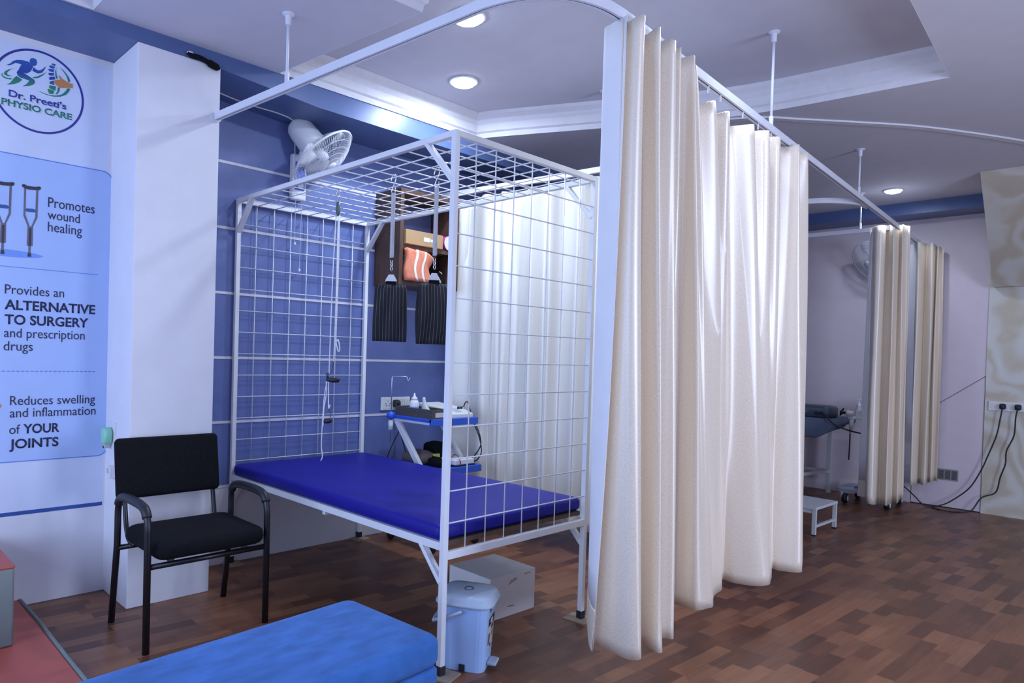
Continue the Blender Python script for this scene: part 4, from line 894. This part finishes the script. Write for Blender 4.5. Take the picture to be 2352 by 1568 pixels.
# ------------------------------------------------------------------ black visitor chair
ch = thing('visitor_chair', 'black visitor chair with armrests against the white pillar', 'chair', (.74, -.52, 0))
cushion(.585, 1.0, -.765, -.275, .375, .455, .035, .012).build('seat', M_BLACKF, ch, smooth=True)
bk_ = cushion(-.245, .245, -.14, .14, -.022, .022, .018, .004)
F = frame((.497, -.532, .690), (1, 0, .16), (0, 1, 0))
bk_.xf(F).build('backrest', M_BLACKF, ch, smooth=True)
for y, yy in ((-.79, -1), (-.255, 1)):
    pf = catmull([(.958, y, .45), (.955, y, .52), (.935, y, .572), (.895, y, .592), (.80, y, .598), (.68, y, .594), (.615, y, .575), (.592, y, .53), (.59, y, .45)], 5)
    MB().tube([(.962, y, 0)] + pf + [(.588, y, .37), (.584, y, .345), (.528, y, 0)], .0145, 12).build('leg_loop', M_BLACKT, ch, smooth=True)
    pa = [p for p in pf if p.z > .545]
    MB().tube(pa, .0195, 12).build('armrest', M_BLACK, ch, smooth=True)
    ys_ = -.738 if yy < 0 else -.318
    MB().tube(catmull([(.66, ys_, .372), (.585, ys_, .378), (.548, ys_, .42), (.525, ys_, .50), (.505, ys_, .60)], 4), .011, 10).build('back_support', M_BLACKT, ch, smooth=True)
MB().tube([(.955, -.79, .352), (.955, -.255, .352)], .012, 10).build('cross_bar', M_BLACKT, ch, smooth=True)
MB().tube([(.588, -.79, .352), (.588, -.255, .352)], .012, 10).build('cross_bar', M_BLACKT, ch, smooth=True)
for y in (-.69, -.36):
    MB().bar((.60, y, .369), (.955, y, .369), .025, .012).build('seat_bracket', M_BLACKT, ch)
MB().lathe([(0, 0), (.008, 0), (.008, .02), (0, .02)], Matrix.Translation((.93, -.69, .345)), 8).build('bolt', M_CHROME, ch)

# ------------------------------------------------------------------ blue velvet bench, mat, block
be = thing('bench', 'blue velvet upholstered bench in the foreground', 'bench', (2.105, -.423, 0), rad(3.8))
mb = cushion(-.223, .223, -1.75, 0, .325, .42, .03, .004); mb.build('seat_pad', M_VELVET, be, local=True, smooth=True)
mb = cushion(-.215, .215, -1.742, -.008, .0, .324, .012); mb.build('base_box', M_VELVET, be, local=True, smooth=True)
tag(cushion(-.0, 1.82, -2.6, -1.062, 0, .03, .008).build('floor_mat', M_RED, None, smooth=True, origin=(.9, -1.8, 0)), 'terracotta floor mat with grey-green edging at the lower left corner', 'mat')
fm = bpy.data.objects['floor_mat']
mb = MB().tube([(.07, -1.058, .029), (.4, -1.054, .031), (.9, -1.056, .031), (1.4, -1.057, .030), (1.82, -1.058, .029)], .008, 8)
mb.build('edge_piping', M_SAGE, fm, smooth=True)
fb = thing('foam_block', 'terracotta and grey-green foam block standing on the floor mat', 'foam block', (.35, -1.5, .03))
cushion(.085, .626, -1.9, -1.19, .0305, .345, .010).build('side_cover', M_SAGE, fb, smooth=True)
cushion(.085, .620, -1.9, -1.188, .343, .358, .007).build('top_cover', M_RED, fb, smooth=True)

# ------------------------------------------------------------------ pedal bin
bd = rad(30); bn = thing('pedal_bin', 'blue-grey plastic pedal bin with grey lid by the near frame post', 'bin', (1.855, .175, 0), bd)
def oct(hx, hy, z, r): return [Vector((a, b, z)) for a, b in rrect(0, 0, hx, hy, r, 4)]
body = MB().loft([oct(.086, .080, .0, .032), oct(.088, .082, .04, .034), oct(.101, .096, .268, .04)])
body.build('body', M_BIN, bn, local=True, smooth=False, bevel=.002)
B(-.012, .012, -.0845, -.0825, .0, .03).build('foot_notch', M_DARK, bn, local=True)
MB().loft([oct(.110, .106, .262, .05), oct(.120, .116, .268, .055), oct(.120, .116, .276, .055), oct(.113, .109, .279, .05), oct(.108, .104, .296, .05), oct(.100, .096, .303, .046), oct(.07, .066, .306, .035), oct(.045, .042, .307, .02)]).build('lid', M_BINLID, bn, local=True, smooth=True)
MB().prism([(.110, -.05, .270), (.110, .05, .270), (.104, .04, .236), (.104, -.04, .236)], (.006, 0, 0)).build('lid_tab', M_BINLID, bn, local=True, bevel=.002)
MB().tube([(.017*cos(a*pi/8), .017*sin(a*pi/8)*1.3, .3078) for a in range(16)], .0016, 5, closed=True).build('lid_mark', M_DARK, bn, local=True)
MB().tube([(.0, -.107, .25), (-.03, -.119, .238), (-.085, -.121, .215), (-.115, -.11, .200), (-.125, -.05, .196), (-.125, .05, .196), (-.115, .11, .200), (-.085, .121, .215), (-.03, .119, .238), (0, .107, .25)], .007, 6).build('carry_handle', M_BINLID, bn, local=True, smooth=True)
cushion(.088, .128, -.034, .034, .018, .032, .006).build('pedal', M_BINLID, bn, local=True, smooth=True)
def onfront(y0, y1, z0, z1, d, mat, nm, par): # sticker on the tapering front
    fx = lambda z: .088+(z-.04)/.228*.013+d
    return MB().prism([(fx(z0), y0, z0), (fx(z0), y1, z0), (fx(z1), y1, z1), (fx(z1), y0, z1)], (.0006, 0, 0)).build(nm, mat, par, local=True)
lb = onfront(-.048, .048, .085, .21, .0006, M_LABEL, 'sticker', bn)
onfront(-.048, .048, .178, .21, .0012, M_INK, 'sticker_band', lb)
onfront(-.042, -.012, .10, .145, .0012, M_CR_T, 'sticker_print', lb); onfront(.0, .04, .155, .172, .0012, M_CR_T, 'sticker_print', lb); onfront(.01, .035, .125, .146, .0012, M_VENT, 'sticker_print', lb)
el = MB().prism([(.0985, .022*cos(a*pi/10), .194+.011*sin(a*pi/10)) for a in range(20)], (.0006, 0, 0)); el.build('sticker_oval', M_LABEL, lb, local=True)
el = MB().prism([(.0928, .0+.010*cos(a*pi/10), .092+.006*sin(a*pi/10)) for a in range(20)], (.0006, 0, 0)); el.build('sticker_dot', M_INK, lb, local=True)

bx = thing('floor_box', 'off-white board box on the floor under the couch behind the bin', 'box', (1.48, .72, 0), rad(-1.5))
B(-.145, .145, -.16, .16, 0, .203).build('board_body', M_GREYCARD, bx, local=True, bevel=.002)
mk_ = MB()
for y0, z0, y1, z1 in ((-.03, .165, .02, .18), (-.035, .155, .022, .172), (.08, .185, .12, .188), (-.04, .05, .01, .045)): mk_.bar((.1452, y0, z0), (.1452, y1, z1), .0012, .0025)
mk_.build('scuff_marks', M_DARK, bx, local=True)

# ------------------------------------------------------------------ small things on the pillar
af = thing('air_freshener', 'mint green plug-in air freshener on the side of the white pillar', 'air freshener', (.165, -.69, .79))
B(.105, .225, -.695, -.690, .735, .875).build('wall_plate', M_WHITEP, af, bevel=.003)
MB().loft([[Vector((.165+a, -.717+b, z)) for a, b in rrect(0, 0, hx, .021, .015, 3)] for z, hx in ((.765, .022), (.775, .032), (.80, .038), (.825, .039), (.838, .026), (.846, .018))]).build('mint_shell', M_MINT, af, smooth=True)
B(.150, .180, -.730, -.705, .745, .768).build('refill', M_CLEAR, af, bevel=.004)
B(.157, .170, -.732, -.715, .745, .756).build('refill_cap', M_DARK, af)
ws = thing('plug_adapter', 'small white plug box on the side of the white pillar beside the chair', 'adapter', (.21, -.69, .62))
B(.19, .235, -.722, -.690, .600, .660).build('case', M_WHITEP, ws, bevel=.004)
B(.20, .225, -.7235, -.722, .625, .650).build('front_label', M_BINLID, ws)
ta = thing('cable_bundle', 'black taped cable bundle at the top of the white pillar', 'cable', (.425, -.37, 2.69))
MB().tube(catmull([(.43, -.462, 2.705), (.432, -.44, 2.698), (.432, -.40, 2.700), (.434, -.36, 2.690), (.436, -.325, 2.680), (.432, -.296, 2.676)], 4), [.008]*3+[.012]*3+[.013]*4+[.013]*3+[.019]*4+[.018]*2+[.010, .006], 8).build('tape_wrap', M_BLACKF, ta, smooth=True)
MB().tube(catmull([(.43, -.462, 2.705), (.43, -.452, 2.712), (.43, -.435, 2.712)], 3), .006, 6).build('wire_end', M_WHITEP, ta, smooth=True)

# ------------------------------------------------------------------ far end: couch, device, step stool, cart
fc = thing('treatment_couch', 'far treatment couch under a dark grey draped cover', 'couch', (.9, 5.38, 0))
for x, y in ((.25, 5.10), (.25, 5.62), (1.36, 5.10), (1.47, 5.62)): B(x-.02, x+.02, y-.02, y+.02, 0, .66).build('leg', M_STOOL, fc, bevel=.003)
for y, x1 in ((5.10, 1.345), (5.62, 1.45)): B(.27, x1, y-.015, y+.015, .20, .23).build('stretcher', M_STOOL, fc)
MB().bar((1.37, 5.12, .215), (1.47, 5.60, .215), .03, .03).build('stretcher', M_STOOL, fc)
B(.2, 1.52, 5.06, 5.66, .66, .70).build('frame', M_STOOL, fc)
cushion(.17, 1.68, 5.03, 5.69, .70, .765, .03, .003).build('cushion', M_STAND, fc, smooth=True)
drop = lambda x: .19*min(1, max(0, (1.80-x)/.27))**.7+.012*sin(11*x)+.006*sin(29*x)
rows = [[Vector((.15+1.65*j/60-(.14*max(0, (j-54)/6)), 5.36, .7708)) for j in range(61)], [Vector((.15+1.65*j/60-(.06*max(0, (j-54)/6)), 5.06, .7715)) for j in range(61)]]
for i in range(10):
    v = i/9; rows.append([])
    for j in range(61):
        x = .15+1.65*j/60; d = max(.004, drop(x))
        rows[-1].append(Vector((x, 5.018-.016*sin(pi*v*.9)-.010*sin(23*x+2*v)*v, .768-d*v)))
MB().sheet(rows).build('draped_cover', M_STAND, fc, smooth=True, solid=.004)
dvc = thing('shockwave_case', 'speckled navy equipment case standing on the far grey covered couch', 'case', (1.42, 5.22, .774))
MB().loft([[Vector((a, b, z)) for a, b in rrect(1.36, 5.22, .27-i_, .13-i_, .06, 5)] for z, i_ in ((.7755, .012), (.785, 0), (.855, 0), (.877, .012), (.885, .04))]).build('shell', M_GLITTER, dvc, smooth=True)
MB().lathe([(0, 0), (.012, 0), (.012, .004), (0, .004)], frame((1.42, 5.089, .825), (0, -1, 0)), 16).build('badge', M_CHROME, dvc)
B(1.50, 1.57, 5.075, 5.095, .805, .828).build('port', M_BLACK, dvc, bevel=.003)
tag(MB().tube(catmull([(1.56, 5.072, .818), (1.61, 5.02, .80), (1.66, 4.978, .765), (1.73, 4.97, .72), (1.81, 4.99, .69), (1.90, 5.05, .665), (2.02, 5.12, .64)], 6), .007, 8).build('probe_cable', M_BLACK, None, smooth=True), 'thick black lead sagging from the navy case to the far cart', 'cable')
st = thing('step_stool', 'pale grey metal step stool on the floor beyond the main curtain', 'stool', (1.92, 3.85, 0), rad(-2))
B(-.30, .11, -.225, .20, .192, .212).build('top', M_STOOL, st, local=True, bevel=.002)
for x in (-.285, .095):
    for y in (-.21, .185):
        l = B(x-.0125, x+.0125, y-.0125, y+.0125, .004, .192).build('leg', M_STOOL, st, local=True)
        B(x-.0135, x+.0135, y-.0135, y+.0135, 0, .010).build('foot_cap', M_BLACK, l, local=True)
for x in (-.285, .095): B(x-.009, x+.009, -.20, .175, .06, .078).build('stretcher', M_STOOL, st, local=True)
B(-.27, .085, -.219, -.199, .165, .19).build('apron', M_STOOL, st, local=True)
ct = thing('equipment_cart', 'white equipment cart on casters behind the bunched far curtain', 'cart', (1.93, 5.40, 0))
MB().prism([(x, y, .105) for x, y in rrect(1.91, 5.38, .24, .20, .05)], (0, 0, .03)).build('base_plate', M_BINLID, ct, bevel=.004)
MB().tube([(1.98, 5.42, .135), (1.98, 5.42, .776)], .022, 14).build('column', M_WHITEP, ct, smooth=True)
B(1.742, 2.12, 5.20, 5.52, .775, .792).build('top_shelf', M_WHITEP, ct, bevel=.004)
for x, y in ((1.748, 5.19), (2.085, 5.19), (2.085, 5.57), (1.748, 5.57)):
    cs = MB().lathe([(0, -.022), (.036, -.022), (.045, -.012), (.045, .012), (.036, .022), (0, .022)], frame((x, y, .046), (1, .1, 0)), 20).build('caster', M_BLACK, ct, smooth=True)
    MB().lathe([(0, 0), (.028, 0), (.026, .004), (0, .006)], frame((x+.0225, y+.002, .046), (1, .1, 0)), 16).build('wheel_cap', M_WHITEP, cs, smooth=True)
    B(x-.03, x-.012, y-.022, y+.022, .05, .105).build('caster_fork', M_WHITEP, cs, bevel=.003)
MB().tube([(1.775, 5.21, .775), (1.772, 5.205, .70), (1.766, 5.20, .63)], [.022, .016, .005], 10).build('cone_holder', M_CLEAR, ct, smooth=True)
cn = thing('therapy_console', 'white therapy unit with grey screen on the far cart', 'console', (1.95, 5.36, .792))
B(1.80, 2.08, 5.222, 5.37, .7925, .862).build('case', M_WHITEP, cn, bevel=.006)
MB().prism([(1.81, 5.43, .7925), (1.815, 5.43, .885), (1.84, 5.43, .94), (2.06, 5.43, .94), (2.06, 5.43, .7925)], (0, .05, 0)).build('screen_hood', M_WHITEP, cn, bevel=.004)
MB().prism([(1.818, 5.4275, .83), (1.822, 5.4275, .883), (1.845, 5.4275, .925), (2.05, 5.4275, .925), (2.05, 5.4275, .83)], (0, .002, 0)).build('screen', M_VENT, cn)
pb = thing('pump_bottle', 'small clear pump bottle with white pump on the far cart', 'bottle', (1.773, 5.40, .792))
MB().lathe([(0, .001), (.023, .001), (.025, .01), (.025, .075), (.014, .09), (0, .09)], Matrix.Translation((1.773, 5.40, .792)), 18).build('body', M_CLEAR, pb, smooth=True)
MB().lathe([(0, .088), (.016, .088), (.02, .112), (.006, .13), (.005, .16), (0, .16)], Matrix.Translation((1.773, 5.40, .792)), 16).build('pump', M_WHITEP, pb, smooth=True)
MB().tube([(1.755, 5.395, .9525), (1.793, 5.40, .955)], .006, 8).build('spout', M_WHITEP, pb)
hd = thing('massage_probe', 'black and white probe handle lying at the left edge of the far cart', 'probe', (1.785, 5.24, .792))
MB().lathe([(0, 0), (.026, 0), (.028, .05), (.018, .06), (0, .06)], frame((1.785, 5.21, .8225), (-1, -.05, .1)), 16).build('grip', M_WHITEP, hd, smooth=True)
MB().lathe([(0, .06), (.012, .06), (.012, .085), (.03, .10), (.008, .112), (0, .112)], frame((1.785, 5.21, .8225), (-1, -.05, .1)), 14).build('head', M_BLACK, hd, smooth=True)
MB().bar((1.675, 5.205, .800), (1.705, 5.207, .872), .016, .012).build('trigger', M_BLACK, hd, bevel=.003)
tag(MB().tube(catmull([(1.768, 5.198, .64), (1.767, 5.197, .50), (1.765, 5.195, .40)], 3), .006, 6).build('hanging_probe', M_BLACK, None, smooth=True), 'thin dark probe hanging below the white cone of the far cart', 'probe')
tag(MB().tube(catmull([(1.80, 5.28, .145), (1.84, 5.24, .150), (1.90, 5.22, .15), (1.88, 5.28, .148), (1.82, 5.30, .15), (1.86, 5.20, .16), (1.94, 5.24, .15)], 5), .008, 6).build('cable_coil', M_BLUEWALL, None, smooth=True), 'dark blue coiled lead on the base of the far cart', 'cable')

# ------------------------------------------------------------------ far wall details
dr = MB()
for a, b in (((2.297-.10, .927-.078), (2.6535, 1.209)),): dr.bar((a[0], FY-.001, a[1]), (b[0], FY-.001, b[1]), .003, .006, (0, 1, 0))
dr.box(2.6505, 2.6545, FY-.0025, FY, 0, 1.212); dr.box(2.13, 2.6505, FY-.0025, FY, 0, .008); dr.box(2.128, 2.131, FY-.0025, FY, 0, .85)
tag(dr.build('door_1', M_DARK), kind='structure')
vt = thing('vent_grille', 'small grey vent grille low on the far pinkish wall', 'vent', (2.39, FY, .25))
B(2.28, 2.485, FY-.006, FY-.0002, .250, .352).build('frame', M_VENT, vt, bevel=.001)
sl = MB()
for g in range(4):
    for k in range(9): sl.box(2.290+g*.049, 2.328+g*.049, FY-.0075, FY-.0058, .262+k*.0088, .267+k*.0088)
sl.build('slots', M_DARK, vt)
ss = thing('socket_strip', 'long white switch and socket strip on the swirl papered wall', 'socket', (2.83, FY-.012, .91))
FP = FY-.012
B(2.683, 3.0, FP-.018, FP-.0002, .912, .992).build('plate', M_WHITEP, ss, bevel=.004)
for x in (2.70, 2.765, 2.83, 2.862, 2.93): B(x, x+.026, FP-.021, FP-.018, .93, .975).build('switch', M_IVORY, ss, bevel=.001)
def plug(x, z, pts, label):
    t = thing('power_plug', label, 'plug', (x, FP-.03, z), group='black plugs in the white strip')
    MB().loft([[Vector((x+a, FP-.0215-d, z+b)) for a, b in rrect(0, 0, h, h*1.1, h*.6, 3)] for d, h in ((0, .022), (.02, .023), (.045, .014))]).build('plug_body', M_BLACK, t, smooth=True)
    MB().tube(catmull([(x, FP-.05, z-.015)] + pts, 6), .0055, 8).build('cable', M_BLACK, t, smooth=True)
plug(2.783, .952, [(2.776, FP-.055, .87), (2.752, FP-.05, .70), (2.70, FP-.05, .52), (2.655, FP-.05, .38), (2.58, FP-.06, .215), (2.46, FP-.08, .085), (2.38, FP-.10, .03), (2.30, FP-.12, .007), (2.25, FP-.14, .03), (2.19, FP-.14, .09), (2.13, FP-.13, .14), (2.08, FP-.12, .18)], 'left black plug in the white strip, its cable sweeping in a long curve')
plug(2.886, .952, [(2.876, FP-.055, .86), (2.869, FP-.05, .71), (2.824, FP-.05, .573), (2.82, FP-.05, .46), (2.79, FP-.05, .343), (2.762, FP-.05, .206), (2.668, FP-.06, .144), (2.61, FP-.09, .03), (2.55, FP-.14, .007), (2.42, FP-.20, .007), (2.33, FP-.14, .007)], 'right black plug in the white strip, its cable kinking down to the floor')
tag(B(2.705, 2.72, FY-.03, FY-.013, 2.055, 2.085).build('green_tag', mk('green_plastic', (.03, .25, .15), .5)), 'tiny green clip at the edge of the papered bulkhead', 'clip')
